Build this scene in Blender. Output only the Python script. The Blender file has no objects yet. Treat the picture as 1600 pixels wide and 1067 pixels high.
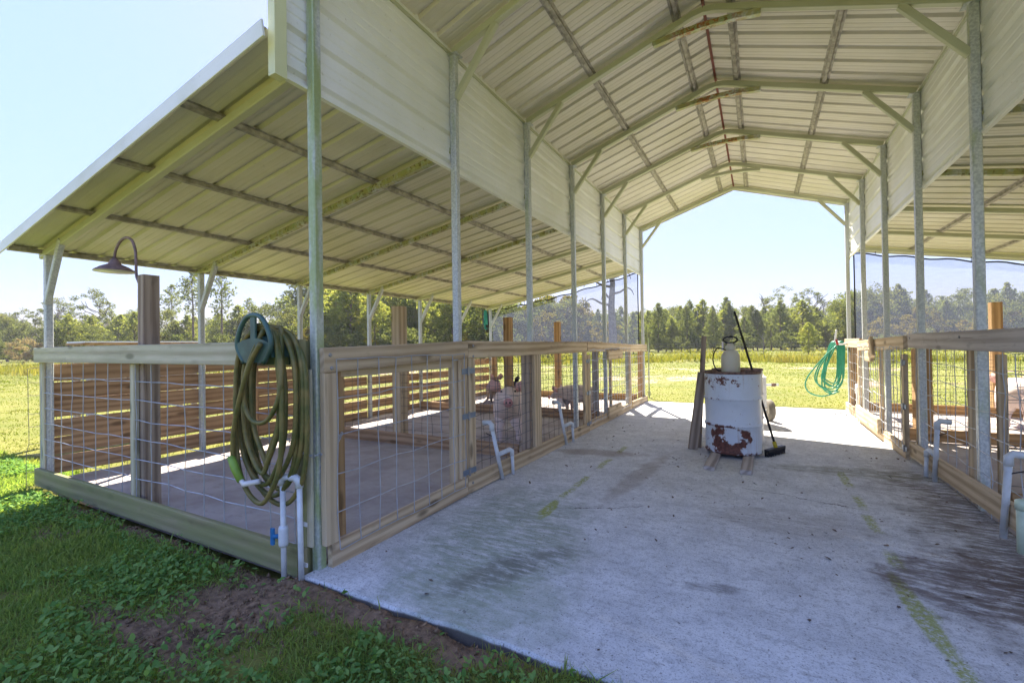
import bpy, bmesh, math, random
import numpy as np
from mathutils import Vector, Matrix

random.seed(7)
rng = np.random.default_rng(11)
SC = bpy.context.scene
COL = SC.collection

# ------------------------------------------------------------------ camera
CAM = Vector((2.2111, -1.7608, 1.24))
FPX = 715.32
yaw, pitch, roll = math.radians(28.396), math.radians(0.463), math.radians(-0.874)
fw = Vector((-math.sin(yaw) * math.cos(pitch), math.cos(yaw) * math.cos(pitch), math.sin(pitch)))
rt = Vector((math.cos(yaw), math.sin(yaw), 0))
up = rt.cross(fw)
rt2 = rt * math.cos(roll) + up * math.sin(roll)
up2 = -rt * math.sin(roll) + up * math.cos(roll)
cd = bpy.data.cameras.new('camera')
cam = bpy.data.objects.new('camera', cd)
COL.objects.link(cam)
R = Matrix((rt2, up2, -fw)).transposed()
cam.matrix_world = Matrix.Translation(CAM) @ R.to_4x4()
cd.sensor_width = 36
cd.sensor_fit = 'HORIZONTAL'
cd.lens = FPX / 1600 * 36
cd.clip_start = 0.05
cd.clip_end = 2000
SC.camera = cam

# ------------------------------------------------------------------ light
SKY_K = 1.8
SUN = Vector((-0.42, 0.85, 1.0)).normalized()
EL = math.asin(SUN.z)
AZ = math.atan2(SUN.x, SUN.y)
w = bpy.data.worlds.new('World')
SC.world = w
w.use_nodes = True
nt = w.node_tree
nt.nodes.clear()
sky = nt.nodes.new('ShaderNodeTexSky')
sky.sky_type = 'NISHITA'
sky.sun_disc = False
sky.sun_elevation = EL
sky.sun_rotation = AZ
sky.air_density = 1.0
sky.dust_density = 0.6
sky.ozone_density = 3.0
bg = nt.nodes.new('ShaderNodeBackground')
bg.inputs['Strength'].default_value = 0.15
wo = nt.nodes.new('ShaderNodeOutputWorld')
# the photograph is an HDR blend: roll the whole sky off evenly so that its bright half keeps its tone
lum = nt.nodes.new('ShaderNodeRGBToBW'); nt.links.new(sky.outputs[0], lum.inputs[0])
ma = nt.nodes.new('ShaderNodeMath'); ma.operation = 'MULTIPLY_ADD'; nt.links.new(lum.outputs[0], ma.inputs[0]); ma.inputs[1].default_value = SKY_K; ma.inputs[2].default_value = 1.0
dv = nt.nodes.new('ShaderNodeVectorMath'); dv.operation = 'DIVIDE'; nt.links.new(sky.outputs[0], dv.inputs[0]); nt.links.new(ma.outputs[0], dv.inputs[1])
wb = nt.nodes.new('ShaderNodeVectorMath'); wb.operation = 'MULTIPLY'; nt.links.new(dv.outputs[0], wb.inputs[0]); wb.inputs[1].default_value = (1.60, 1.41, 1.70)
nt.links.new(wb.outputs[0], bg.inputs[0])
nt.links.new(bg.outputs[0], wo.inputs[0])

sd = bpy.data.lights.new('sun', 'SUN')
sd.energy = 2.7
sd.angle = math.radians(0.5)
sd.color = (1.0, 0.93, 0.82)
so = bpy.data.objects.new('sun', sd)
COL.objects.link(so)
so.rotation_euler = (-SUN).to_track_quat('-Z', 'Y').to_euler()
so.location = (0, 0, 30)

SC.view_settings.view_transform = 'Standard'
SC.view_settings.look = 'None'
SC.view_settings.exposure = 3.08
SC.view_settings.gamma = 1.0
SC.view_settings.use_curve_mapping = False
SC.render.engine = 'CYCLES'
SC.cycles.max_bounces = 8
SC.cycles.diffuse_bounces = 5
SC.cycles.transparent_max_bounces = 16
SC.cycles.use_denoising = True

# ------------------------------------------------------------------ node helper
class E:
    """a socket (or number) with arithmetic that writes math nodes"""
    def __init__(s, nt, v): s.nt = nt; s.v = v
    def _m(s, op, *a):
        n = s.nt.nodes.new('ShaderNodeMath'); n.operation = op
        for i, x in enumerate((s,) + a):
            x = x.v if isinstance(x, E) else x
            if isinstance(x, (int, float)): n.inputs[i].default_value = x
            else: s.nt.links.new(x, n.inputs[i])
        return E(s.nt, n.outputs[0])
    def __add__(s, o): return s._m('ADD', o)
    __radd__ = __add__
    def __sub__(s, o): return s._m('SUBTRACT', o)
    def __rsub__(s, o): return (s * -1) + o
    def __mul__(s, o): return s._m('MULTIPLY', o)
    __rmul__ = __mul__
    def __truediv__(s, o): return s._m('DIVIDE', o)
    def abs(s): return s._m('ABSOLUTE')
    def sqrt(s): return s._m('SQRT')
    def max(s, o): return s._m('MAXIMUM', o)
    def min(s, o): return s._m('MINIMUM', o)
    def frac(s): return s._m('FRACT')
    def sm(s, a, b, lo=0.0, hi=1.0):
        n = s.nt.nodes.new('ShaderNodeMapRange'); n.interpolation_type = 'SMOOTHSTEP'
        s.nt.links.new(s.v, n.inputs[0])
        for i, x in enumerate((a, b, lo, hi)): n.inputs[i + 1].default_value = x
        return E(s.nt, n.outputs[0])

class Mat:
    def __init__(s, name, rough=0.7, spec=0.3, metal=0.0):
        s.m = bpy.data.materials.new(name); s.m.use_nodes = True
        s.nt = s.m.node_tree; s.n = s.nt.nodes; s.l = s.nt.links
        s.p = s.n['Principled BSDF']; s.out = s.n['Material Output']
        s.p.inputs['Roughness'].default_value = rough
        s.p.inputs['Specular IOR Level'].default_value = spec
        s.p.inputs['Metallic'].default_value = metal
    def coord(s, kind='Object'):
        if not hasattr(s, '_tc'): s._tc = s.n.new('ShaderNodeTexCoord')
        return s._tc.outputs[kind]
    def wpos(s): return s.n.new('ShaderNodeNewGeometry').outputs['Position']
    def xyz(s, v=None):
        n = s.n.new('ShaderNodeSeparateXYZ'); s.l.new(v or s.coord(), n.inputs[0])
        return [E(s.nt, o) for o in n.outputs]
    def scale(s, v, sc, off=None):
        n = s.n.new('ShaderNodeVectorMath'); n.operation = 'MULTIPLY'; s.l.new(v, n.inputs[0]); n.inputs[1].default_value = sc
        o = n.outputs[0]
        if off is not None:
            a = s.n.new('ShaderNodeVectorMath'); a.operation = 'ADD'; s.l.new(o, a.inputs[0])
            if isinstance(off, E):
                c = s.n.new('ShaderNodeCombineXYZ')
                for i in range(3): s.l.new(off.v, c.inputs[i])
                s.l.new(c.outputs[0], a.inputs[1])
            else: a.inputs[1].default_value = off
            o = a.outputs[0]
        return o
    def noise(s, v, sc=5, det=4, rough=0.55, dist=0.0):
        n = s.n.new('ShaderNodeTexNoise'); s.l.new(v, n.inputs['Vector'])
        n.inputs['Scale'].default_value = sc; n.inputs['Detail'].default_value = det
        n.inputs['Roughness'].default_value = rough; n.inputs['Distortion'].default_value = dist
        return E(s.nt, n.outputs[0])
    def vor(s, v, sc=5):
        n = s.n.new('ShaderNodeTexVoronoi'); s.l.new(v, n.inputs['Vector']); n.inputs['Scale'].default_value = sc
        return E(s.nt, n.outputs['Distance'])
    def rnd(s):
        n = s.n.new('ShaderNodeObjectInfo'); return E(s.nt, n.outputs['Random'])
    def island(s):
        n = s.n.new('ShaderNodeNewGeometry'); return E(s.nt, n.outputs['Random Per Island'])
    def mix(s, f, a, b):
        n = s.n.new('ShaderNodeMix'); n.data_type = 'RGBA'
        if isinstance(f, E): s.l.new(f.v, n.inputs[0])
        else: n.inputs[0].default_value = f
        for i, c in ((6, a), (7, b)):
            if isinstance(c, tuple): n.inputs[i].default_value = c + (1,) if len(c) == 3 else c
            else: s.l.new(c, n.inputs[i])
        return n.outputs[2]
    def color(s, c):
        if isinstance(c, tuple): s.p.inputs['Base Color'].default_value = c + (1,)
        else: s.l.new(c, s.p.inputs['Base Color'])
        return s
    def rough(s, e): s.l.new(e.v, s.p.inputs['Roughness']); return s
    def bump(s, e, strength=0.3, dist=0.01):
        b = s.n.new('ShaderNodeBump'); b.inputs['Strength'].default_value = strength; b.inputs['Distance'].default_value = dist
        s.l.new(e.v, b.inputs['Height']); s.l.new(b.outputs[0], s.p.inputs['Normal']); return s
    def leafy(s, col, trans=0.5, tint=(1.25, 1.2, 0.55)):
        """thin leaf: diffuse one side, light coming through from the other"""
        d = s.n.new('ShaderNodeBsdfDiffuse'); t = s.n.new('ShaderNodeBsdfTranslucent'); mx = s.n.new('ShaderNodeMixShader')
        mu = s.n.new('ShaderNodeMix'); mu.data_type = 'RGBA'; mu.blend_type = 'MULTIPLY'; mu.inputs[0].default_value = 1
        s.l.new(col, d.inputs[0]); s.l.new(col, mu.inputs[6]); mu.inputs[7].default_value = tint + (1,)
        s.l.new(mu.outputs[2], t.inputs[0]); mx.inputs[0].default_value = trans
        s.l.new(d.outputs[0], mx.inputs[1]); s.l.new(t.outputs[0], mx.inputs[2]); s.l.new(mx.outputs[0], s.out.inputs[0])
        s.n.remove(s.p); return s

def plain(name, c, rough=0.6, spec=0.3, metal=0.0, var=0.15, sc=12):
    m = Mat(name, rough, spec, metal)
    f = m.noise(m.coord(), sc, 5)
    d = tuple(x * (1 - var) for x in c); l = tuple(min(1, x * (1 + var)) for x in c)
    m.color(m.mix(f.sm(0.3, 0.7), d, l))
    return m.m

def wood(name, dark, light, stain=None, stain_amt=0.0, rough=0.8):
    """sawn timber: local X runs along the grain"""
    m = Mat(name, rough, 0.15)
    r = m.rnd()
    warp = m.noise(m.scale(m.coord(), (0.8, 3, 3), r * 21.0), 1.6, 3)
    v = m.scale(m.coord(), (0.55, 5.0, 5.0), r * 37.0)
    n = m.n.new('ShaderNodeTexWave'); n.wave_type = 'RINGS'; n.rings_direction = 'X'
    m.l.new(v, n.inputs['Vector']); n.inputs['Scale'].default_value = 1.3
    n.inputs['Distortion'].default_value = 5.0; n.inputs['Detail'].default_value = 2; n.inputs['Detail Scale'].default_value = 0.5
    ring = E(m.nt, n.outputs['Fac'])
    streak = m.noise(m.scale(m.coord(), (1.1, 26, 26), r * 17.0), 1.0, 5, 0.6, 0.6)
    g = ring * 0.35 + streak * 0.65
    fine = m.noise(m.scale(m.coord(), (3, 90, 90), r * 11.0), 1.0, 3)
    kn = m.vor(m.scale(m.coord(), (2.2, 6.5, 6.5), r * 53.0), 1.0)
    knot = kn.sm(0.21, 0.08)
    f = (g * 0.65 + fine * 0.2 + warp * 0.3).sm(0.36, 0.74)
    c = m.mix(f, dark, light)
    c = m.mix(knot * 0.75, c, tuple(x * 0.3 for x in dark))
    c = m.mix(r * 0.35, c, tuple(x * 0.62 for x in light))
    chk = m.noise(m.scale(m.coord(), (1.6, 95, 95), r * 29.0), 1.0, 2)
    c = m.mix(chk.sm(0.68, 0.72) * 0.6, c, tuple(x * 0.35 for x in dark))
    if stain:
        s = m.noise(m.scale(m.coord(), (1.2, 3, 4), r * 9.0), 2.0, 6, 0.65)
        c = m.mix(s.sm(0.25, 0.62) * stain_amt, c, stain)
    dirt = m.noise(m.scale(m.coord(), (2, 5, 5), r * 5.0), 3, 5)
    c = m.mix(dirt.sm(0.58, 0.78) * 0.4, c, tuple(x * 0.45 for x in dark))
    m.color(c)
    m.bump(g * 0.4 + fine, 0.35, 0.004)
    return m.m

M = {}
M['wood_tan'] = wood('wood_tan', (0.38, 0.27, 0.155), (0.66, 0.525, 0.345))
M['wood_brown'] = wood('wood_brown', (0.20, 0.145, 0.10), (0.42, 0.33, 0.245))
M['wood_rail'] = wood('wood_rail', (0.42, 0.36, 0.24), (0.66, 0.60, 0.44), (0.30, 0.32, 0.17), 0.3)
M['wood_mossy'] = wood('wood_mossy', (0.19, 0.16, 0.085), (0.36, 0.31, 0.18), (0.25, 0.265, 0.105), 0.7)
M['wood_pale'] = wood('wood_pale', (0.36, 0.30, 0.25), (0.62, 0.555, 0.49))
M['wood_red'] = wood('wood_red', (0.26, 0.155, 0.085), (0.52, 0.345, 0.20))
M['wood_orange'] = wood('wood_orange', (0.24, 0.14, 0.06), (0.47, 0.30, 0.145))
M['wood_gray'] = wood('wood_gray', (0.28, 0.235, 0.205), (0.52, 0.46, 0.41))

def panel(name, c, algae=0.2, dirt=0.3):
    m = Mat(name, 0.42, 0.35)
    x = m.coord()
    a = m.noise(m.scale(x, (0.8, 0.8, 0.8)), 1.3, 5)
    cc = m.mix(a.sm(0.35, 0.75), c, tuple(k * f for k, f in zip(c, (0.86, 0.86, 0.78))))
    b = m.noise(m.scale(x, (1.2, 2.5, 1.2)), 1.2, 5)
    cc = m.mix(b.sm(0.5, 0.75) * algae * 0.5, cc, (0.44, 0.44, 0.24))
    d = m.noise(x, 40, 3)
    cc = m.mix(d.sm(0.68, 0.74) * dirt, cc, (0.2, 0.16, 0.09))
    m.color(cc)
    return m.m
def gal(name, algae, tone=1.0, rust=0.0):
    m = Mat(name, 0.45, 0.4, 0.2)
    sp = m.noise(m.coord(), 60, 2)
    c = m.mix(sp.sm(0.35, 0.65), tuple(x * tone for x in (0.42, 0.45, 0.46)), tuple(x * tone for x in (0.58, 0.61, 0.60)))
    if algae:
        a = m.noise(m.scale(m.coord(), (5, 5, 1.2)), 2.2, 5)
        c = m.mix(a.sm(0.62 - 0.4 * algae, 0.82 - 0.3 * algae) * min(1, 0.45 + algae * 0.5), c, (0.28, 0.36, 0.10))
    if rust:
        a = m.noise(m.coord(), 14, 6, 0.7)
        xx = m.xyz()[0].abs().sm(0.42, 0.12) if rust > 0.5 else m.rnd() * 0.0 + 1.0
        c = m.mix(a.sm(0.40, 0.56) * 0.75, c, (0.38, 0.36, 0.14))
        b = m.noise(m.coord(), 22, 6, 0.75)
        c = m.mix(b.sm(0.53, 0.60) * 0.8 * xx, c, (0.13, 0.095, 0.03))
        e = m.noise(m.coord(), 17, 6, 0.75)
        c = m.mix(e.sm(0.64 - 0.15 * rust, 0.68 - 0.13 * rust) * rust * xx, c, (0.34, 0.12, 0.03))
    m.color(c)
    return m.m
M['gal'] = gal('galvanised_steel', 0.22)
M['gal_mossy'] = gal('mossy_galvanised_steel', 0.68)
M['gal_rafter'] = panel('algae_stained_cream_steel', (0.50, 0.52, 0.38), 1.0, 0.2)
M['gal_rust'] = gal('mottled_galvanised_steel', 0.6, 0.95, 0.12)
M['gal_rust2'] = gal('rusty_galvanised_steel', 0.6, 0.95, 0.95)
M['purlin'] = plain('dusty_hat_channel', (0.33, 0.31, 0.265), 0.55, 0.3, 0.1, 0.35, 14)

M['roof_lean'] = panel('cream_painted_roof_sheet', (0.63, 0.61, 0.49), 0.6)
M['roof_main'] = panel('beige_painted_roof_sheet', (0.69, 0.655, 0.59), 0.2)
M['wall_panel'] = panel('white_painted_wall_sheet', (0.80, 0.81, 0.80), 0.12)
M['trim'] = panel('white_trim', (0.78, 0.80, 0.76), 0.7)
M['trim_moss'] = panel('mossy_white_trim', (0.66, 0.68, 0.42), 1.6)
M['ridge_red'] = plain('dark_red_closure_strip', (0.16, 0.04, 0.03))
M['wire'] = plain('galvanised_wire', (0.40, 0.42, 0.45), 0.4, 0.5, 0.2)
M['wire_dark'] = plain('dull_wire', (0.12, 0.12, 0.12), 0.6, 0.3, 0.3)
M['hinge'] = plain('blue_grey_hinge_steel', (0.22, 0.27, 0.34), 0.45, 0.5, 0.4)
M['screw'] = plain('screw_steel', (0.30, 0.30, 0.30), 0.4, 0.5, 0.6)
M['pvc'] = plain('white_pvc', (0.60, 0.63, 0.64), 0.4, 0.4, 0, 0.14)
M['pvc_green'] = plain('pale_green_pvc', (0.55, 0.66, 0.50), 0.35, 0.45, 0, 0.1)
M['valve'] = plain('blue_plastic', (0.03, 0.16, 0.35), 0.4)
M['teal'] = plain('teal_plastic', (0.045, 0.10, 0.085), 0.45, 0.45, 0, 0.3, 9)
M['hose_old'] = Mat('grimy_olive_hose', 0.5, 0.35)
_m = M['hose_old']; _n = _m.noise(_m.coord(), 9, 5, 0.65)
_m.color(_m.mix(_n.sm(0.35, 0.65), (0.085, 0.10, 0.028), (0.21, 0.165, 0.055))); M['hose_old'] = _m.m
M['hose_green'] = plain('green_hose', (0.03, 0.24, 0.14), 0.4, 0.4)
M['black'] = plain('black_plastic', (0.018, 0.018, 0.02), 0.5)
M['yellow'] = plain('yellow_plastic', (0.55, 0.42, 0.03), 0.5)
M['lime'] = plain('lime_green_sleeve', (0.20, 0.32, 0.05), 0.5)
M['lamp_red'] = plain('faded_maroon_enamel', (0.21, 0.145, 0.15), 0.5, 0.4, 0, 0.3, 20)
M['lamp_in'] = plain('cream_enamel', (0.75, 0.74, 0.62), 0.4)
M['tank'] = Mat('milky_plastic', 0.45, 0.4); M['tank'].color((0.62, 0.58, 0.45))
M['tank'].p.inputs['Subsurface Weight'].default_value = 0.3; M['tank'] = M['tank'].m
M['white_metal'] = plain('worn_white_paint', (0.66, 0.65, 0.62), 0.5, 0.4, 0, 0.12)
M['tyre'] = plain('dusty_tyre', (0.17, 0.15, 0.12), 0.85)
M['red_plastic'] = plain('red_plastic', (0.35, 0.03, 0.03), 0.5)
M['cloth_teal'] = plain('teal_cloth', (0.05, 0.28, 0.24), 0.9)
M['hem'] = plain('black_webbing', (0.02, 0.02, 0.022), 0.8)

def drum_mat():
    m = Mat('chipped_white_drum_paint', 0.42, 0.45)
    x, y, z = m.xyz()
    n1 = m.noise(m.coord(), 17, 8, 0.72)
    n2 = m.noise(m.scale(m.coord(), (1, 1, 1), (3, 7, 1)), 38, 4, 0.6)
    # horseshoe of bare rust low on the front; the paint also chips along the ribs and near the lid
    wx = m.noise(m.scale(m.coord(), (1, 1, 1), (9, 1, 4)), 7, 4, 0.7) - 0.5
    ex = (x + 0.03 + wx * 0.16) / 0.165; ez = (z - 0.195 + wx * 0.10) / 0.145
    ring = ((ex * ex + ez * ez).sqrt() - 0.86).abs().sm(0.55, 0.10)
    low = ring * z.sm(0.33, 0.24) * 0.30 + z.sm(0.22, 0.04) * x.sm(0.24, -0.05) * 0.10
    rib = (z - 0.30).abs().sm(0.035, 0.0) * x.sm(0.12, -0.12) * 0.42 + (z - 0.585).abs().sm(0.03, 0.0) * 0.26
    top = (z - 0.77).abs().sm(0.13, 0.0) * x.sm(0.16, -0.05) * 0.21
    foot = z.sm(0.06, 0.0) * 0.30
    f = (n1 - 0.5) * 1.5 + 0.5 + low * 1.25 + rib * 0.75 + top * 1.35 + foot * 0.9
    k = f.sm(0.77, 0.78).max(n2.sm(0.69, 0.70))
    tone = m.noise(m.coord(), 5, 4)
    rust = m.mix(n2.sm(0.3, 0.7), (0.07, 0.022, 0.018), (0.17, 0.06, 0.04))
    paint = m.mix(tone.sm(0.3, 0.7), (0.55, 0.60, 0.66), (0.67, 0.72, 0.78))
    halo = f.sm(0.70, 0.80) * 0.35
    paint = m.mix(halo, paint, (0.45, 0.32, 0.22))
    drip = m.noise(m.scale(m.coord(), (26, 26, 1.3)), 1.0, 3, 0.6)
    paint = m.mix(drip.sm(0.52, 0.70) * z.sm(0.36, 0.10) * 0.55, paint, (0.36, 0.22, 0.15))
    paint = m.mix(drip.sm(0.56, 0.72) * z.sm(0.55, 0.80) * 0.4, paint, (0.40, 0.28, 0.20))
    paint = m.mix(tone.sm(0.45, 0.7) * 0.3, paint, (0.40, 0.42, 0.44))
    m.color(m.mix(k, paint, rust)); m.bump(k * -1.0, 0.4, 0.003)
    return m.m
M['drum'] = drum_mat()
M['drum_rim'] = plain('rusty_rim', (0.17, 0.10, 0.075), 0.7, 0.3, 0, 0.5, 25)

def skin_mat(name, base, spot, amt, sc=5):
    m = Mat(name, 0.7, 0.2)
    a = m.noise(m.coord(), sc, 3)
    b = m.noise(m.coord(), 60, 3)
    c = m.mix(a.sm(amt, amt + 0.06), base, spot)
    c = m.mix(b.sm(0.4, 0.8) * 0.3, c, tuple(k * 0.6 for k in base))
    m.color(c); m.bump(b, 0.2, 0.004)
    return m.m
M['pig_pink'] = skin_mat('pink_pig_hide', (0.80, 0.66, 0.60), (0.64, 0.49, 0.43), 0.68)
M['pig_ear'] = skin_mat('pink_pig_ear', (0.74, 0.45, 0.39), (0.6, 0.36, 0.31), 0.6)
M['pig_tan'] = skin_mat('dusty_pig_hide', (0.64, 0.53, 0.46), (0.48, 0.38, 0.32), 0.58)
M['pig_black'] = skin_mat('black_pig_hide', (0.035, 0.03, 0.03), (0.5, 0.42, 0.38), 0.62, 4)
M['pig_grey'] = skin_mat('grey_brown_pig_hide', (0.22, 0.175, 0.15), (0.34, 0.25, 0.2), 0.62, 5)
M['snout'] = plain('snout_pink', (0.60, 0.30, 0.27), 0.6)

def concrete():
    m = Mat('weathered_concrete', 0.85, 0.2)
    P = m.coord(); x, y, z = m.xyz()
    big = m.noise(P, 0.9, 5, 0.6); mid = m.noise(P, 4.5, 6, 0.65); fine = m.noise(P, 55, 4, 0.7); grit = m.noise(P, 190, 2, 0.6)
    c = m.mix(mid.sm(0.3, 0.72), (0.54, 0.54, 0.53), (0.72, 0.72, 0.705))
    c = m.mix(big.sm(0.45, 0.75) * 0.35, c, (0.40, 0.36, 0.30))
    c = m.mix(m.noise(P, 22, 6, 0.75).sm(0.48, 0.66) * 0.5, c, (0.24, 0.235, 0.22))
    c = m.mix(fine.sm(0.52, 0.70) * 0.6, c, (0.22, 0.215, 0.20))
    c = m.mix(grit.sm(0.45, 0.70) * 0.5, c, (0.76, 0.76, 0.74))
    c = m.mix(m.noise(P, 110, 3, 0.7).sm(0.54, 0.66) * 0.55, c, (0.17, 0.165, 0.155))
    streak = m.noise(m.scale(P, (7, 24, 1)), 1.0, 7, 0.72)
    c = m.mix(streak.sm(0.54, 0.68) * 0.45, c, (0.27, 0.255, 0.235))
    spk = m.noise(m.scale(P, (34, 90, 1)), 1.0, 3, 0.7)
    c = m.mix(spk.sm(0.64, 0.69) * big.sm(0.35, 0.6) * 0.75, c, (0.10, 0.085, 0.07))
    def blob(cx, cy, rx, ry, a=0.0):
        ca, sa = math.cos(a), math.sin(a)
        dx = x - cx; dy = y - cy
        u = (dx * ca + dy * sa) / rx; v = (dy * ca - dx * sa) / ry
        return (u * u + v * v)
    wob = (mid - 0.5) * 2.2 + (fine - 0.5) * 1.2
    # grey-green algae bloom by the near gate
    g = (blob(0.75, 0.75, 0.55, 1.1, 0.2) + wob).sm(1.5, 0.1)
    c = m.mix(g * 0.60 * streak.sm(0.34, 0.56), c, (0.20, 0.25, 0.14))
    g2 = (blob(1.0, 0.15, 0.5, 0.35, 0.0) + wob).sm(1.4, 0.2)
    c = m.mix(g2 * 0.35, c, (0.30, 0.33, 0.22))
    dk = (blob(0.95, 0.45, 0.14, 0.5, -0.5) + wob).sm(1.2, 0.1)
    c = m.mix(dk * 0.55 * streak.sm(0.34, 0.56), c, (0.13, 0.12, 0.10))
    # bright moss dashes under the drip lines
    def dash(cx, y0, y1, wd, seed):
        d = (x - cx + (mid - 0.5) * 0.10).abs().sm(wd, wd * 0.35)
        seg = m.noise(m.scale(P, (0.2, 1.5, 1.0), (seed, seed, 0)), 1.7, 2)
        return d * y.sm(y0, y0 + 0.15) * y.sm(y1, y1 - 0.15) * seg.sm(0.44, 0.54) * fine.sm(0.30, 0.55)
    ms = dash(0.775, 1.0, 3.8, 0.045, 3.0).max(dash(2.86, 0.2, 3.6, 0.045, 8.4))
    ms = ms.max((blob(0.79, 1.42, 0.05, 0.24, 0.1) + wob * 0.5).sm(1.1, 0.5)).max((blob(2.83, 0.95, 0.05, 0.42, 0.06) + wob * 0.6).sm(1.1, 0.4) * fine.sm(0.25, 0.5))
    c = m.mix(ms * 0.85 * m.noise(P, 32, 5, 0.75).sm(0.36, 0.52), c, (0.30, 0.33, 0.06))
    # muddy run-off at the right-hand fence
    md = ((3.7 - x) * 1.0 + (mid - 0.5) * 1.1 + (fine - 0.5) * 0.5)
    fade = y.sm(4.6, 3.2) * y.sm(-1.0, 1.2)
    c = m.mix(md.sm(0.75, 0.30) * fade * 0.75 * streak.sm(0.34, 0.56), c, (0.115, 0.08, 0.052))
    c = m.mix((blob(3.3, 1.35, 0.55, 0.45, 0.2) + wob).sm(1.3, 0.6) * 0.75 * streak.sm(0.34, 0.56), c, (0.12, 0.08, 0.06))
    c = m.mix((blob(3.0, 3.55, 0.75, 0.20, 0.1) + wob).sm(1.3, 0.5) * 0.5 * streak.sm(0.34, 0.56), c, (0.14, 0.135, 0.055))
    c = m.mix((blob(1.95, 0.75, 0.20, 0.06, 0.3) + wob).sm(1.2, 0.3) * 0.6 * streak.sm(0.34, 0.56), c, (0.13, 0.11, 0.10))
    c = m.mix((blob(2.35, 1.9, 0.55, 0.25, 0.1) + wob).sm(1.4, 0.3) * 0.3 * streak.sm(0.34, 0.56), c, (0.24, 0.20, 0.15))
    c = m.mix((blob(0.55, 3.3, 0.5, 0.16, 0.2) + wob).sm(1.5, 0.2) * 0.5, c, (0.22, 0.15, 0.10))
    c = m.mix((blob(1.2, 2.6, 0.10, 0.9, -0.1) + wob).sm(1.5, 0.2) * 0.45, c, (0.25, 0.19, 0.14))
    for cx, cy, sl_, ln_, sd_ in ((1.15, 1.62, 0.55, 0.30, 2.0), (1.45, 3.2, 1.4, 0.5, 6.0), (2.45, 2.5, -0.25, 0.45, 11.0)):
        wv = m.noise(m.scale(P, (1, 1, 1), (sd_, sd_, 0)), 7, 4, 0.7) - 0.5
        dl = ((y - cy) - (x - cx) * sl_ + wv * 0.16).abs()
        c = m.mix(dl.sm(0.008, 0.002) * (x - cx).abs().sm(ln_, ln_ * 0.7) * 0.8, c, (0.08, 0.06, 0.05))
    # soil splashed on the cut edge of the slab
    c = m.mix(z.sm(-0.006, -0.022) * (0.75 + mid * 0.3), c, (0.10, 0.08, 0.065))
    # scattered specks of dirt and droppings
    sp = m.noise(m.scale(P, (1, 1, 1), (5, 2, 0)), 17, 3, 0.7)
    c = m.mix(sp.sm(0.66, 0.70) * big.sm(0.40, 0.60) * 0.8, c, (0.07, 0.055, 0.045))
    sp2 = m.noise(m.scale(P, (1, 1, 1), (1, 9, 0)), 42, 2, 0.7)
    c = m.mix(sp2.sm(0.67, 0.71) * 0.7, c, (0.09, 0.075, 0.06))
    m.color(c); m.bump(fine * 0.6 + grit * 0.4 + mid * 0.5, 0.45, 0.008)
    return m.m
M['concrete'] = concrete()
def pen_concrete():
    m = Mat('dusty_pen_concrete', 0.9, 0.15)
    P = m.coord()
    a = m.noise(P, 1.6, 6, 0.65); b = m.noise(m.scale(P, (1, 2.5, 1)), 7, 6, 0.7)
    c = m.mix(a.sm(0.3, 0.7), (0.33, 0.28, 0.25), (0.49, 0.44, 0.40))
    c = m.mix(b.sm(0.52, 0.8) * 0.5, c, (0.22, 0.16, 0.12))
    m.color(c); m.bump(b, 0.3, 0.006)
    return m.m
M['pen'] = pen_concrete()
M['footing'] = plain('soil_stained_concrete_edge', (0.26, 0.23, 0.20), 0.9)

def ground_mat():
    m = Mat('field_soil_and_turf', 0.95, 0.1)
    P = m.wpos(); x, y, z = m.xyz(P)
    at = m.n.new('ShaderNodeAttribute'); at.attribute_name = 'bare'
    bare = E(m.nt, at.outputs['Fac'])
    a = m.noise(P, 0.35, 5, 0.6); b = m.noise(P, 2.5, 6, 0.65); f = m.noise(P, 24, 5, 0.7)
    turf = m.mix(a.sm(0.3, 0.7), (0.125, 0.14, 0.03), (0.19, 0.185, 0.045))
    turf = m.mix(b.sm(0.45, 0.75) * 0.6, turf, (0.20, 0.165, 0.055))
    turf = m.mix(f.sm(0.5, 0.8) * 0.5, turf, (0.055, 0.075, 0.015))
    soil = m.mix(f.sm(0.3, 0.7), (0.075, 0.045, 0.028), (0.30, 0.195, 0.115))
    soil = m.mix(b.sm(0.4, 0.7) * 0.6, soil, (0.32, 0.215, 0.135))
    dust = m.mix(b.sm(0.3, 0.7), (0.24, 0.17, 0.115), (0.34, 0.26, 0.18))
    near = y.sm(4.0, 8.0)
    sc = m.mix(near, soil, dust)
    k = (bare + (b - 0.5) * 0.7 + (f - 0.5) * 0.3).sm(0.4, 0.6)
    m.color(m.mix(k, turf, sc)); m.bump(f + b, 0.6, 0.03)
    return m.m
M['ground'] = ground_mat()

def leaf_mat(name, c1, c2, c3=None, trans=0.5, patch=0.5):
    m = Mat(name)
    i = m.island(); r = m.rnd()
    P = m.coord()
    n = m.noise(P, patch, 3)
    c = m.mix(i, c1, c2)
    if c3: c = m.mix(n.sm(0.5, 0.68) * 0.8, c, c3)
    c = m.mix(r * 0.35, c, tuple(k * 0.6 for k in c1))
    m.leafy(c, trans)
    return m.m
M['grass'] = leaf_mat('grass_blade', (0.16, 0.27, 0.06), (0.40, 0.50, 0.15), (0.33, 0.34, 0.11), 0.5, 1.2)
M['lawn'] = leaf_mat('sunny_lawn_blade', (0.11, 0.155, 0.02), (0.185, 0.215, 0.04), (0.22, 0.20, 0.07), 0.5, 0.4)
M['weed'] = leaf_mat('broad_weed_leaf', (0.13, 0.27, 0.07), (0.31, 0.47, 0.15), None, 0.45)
M['straw'] = leaf_mat('dead_stem', (0.20, 0.155, 0.08), (0.34, 0.28, 0.16), None, 0.3)
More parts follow.
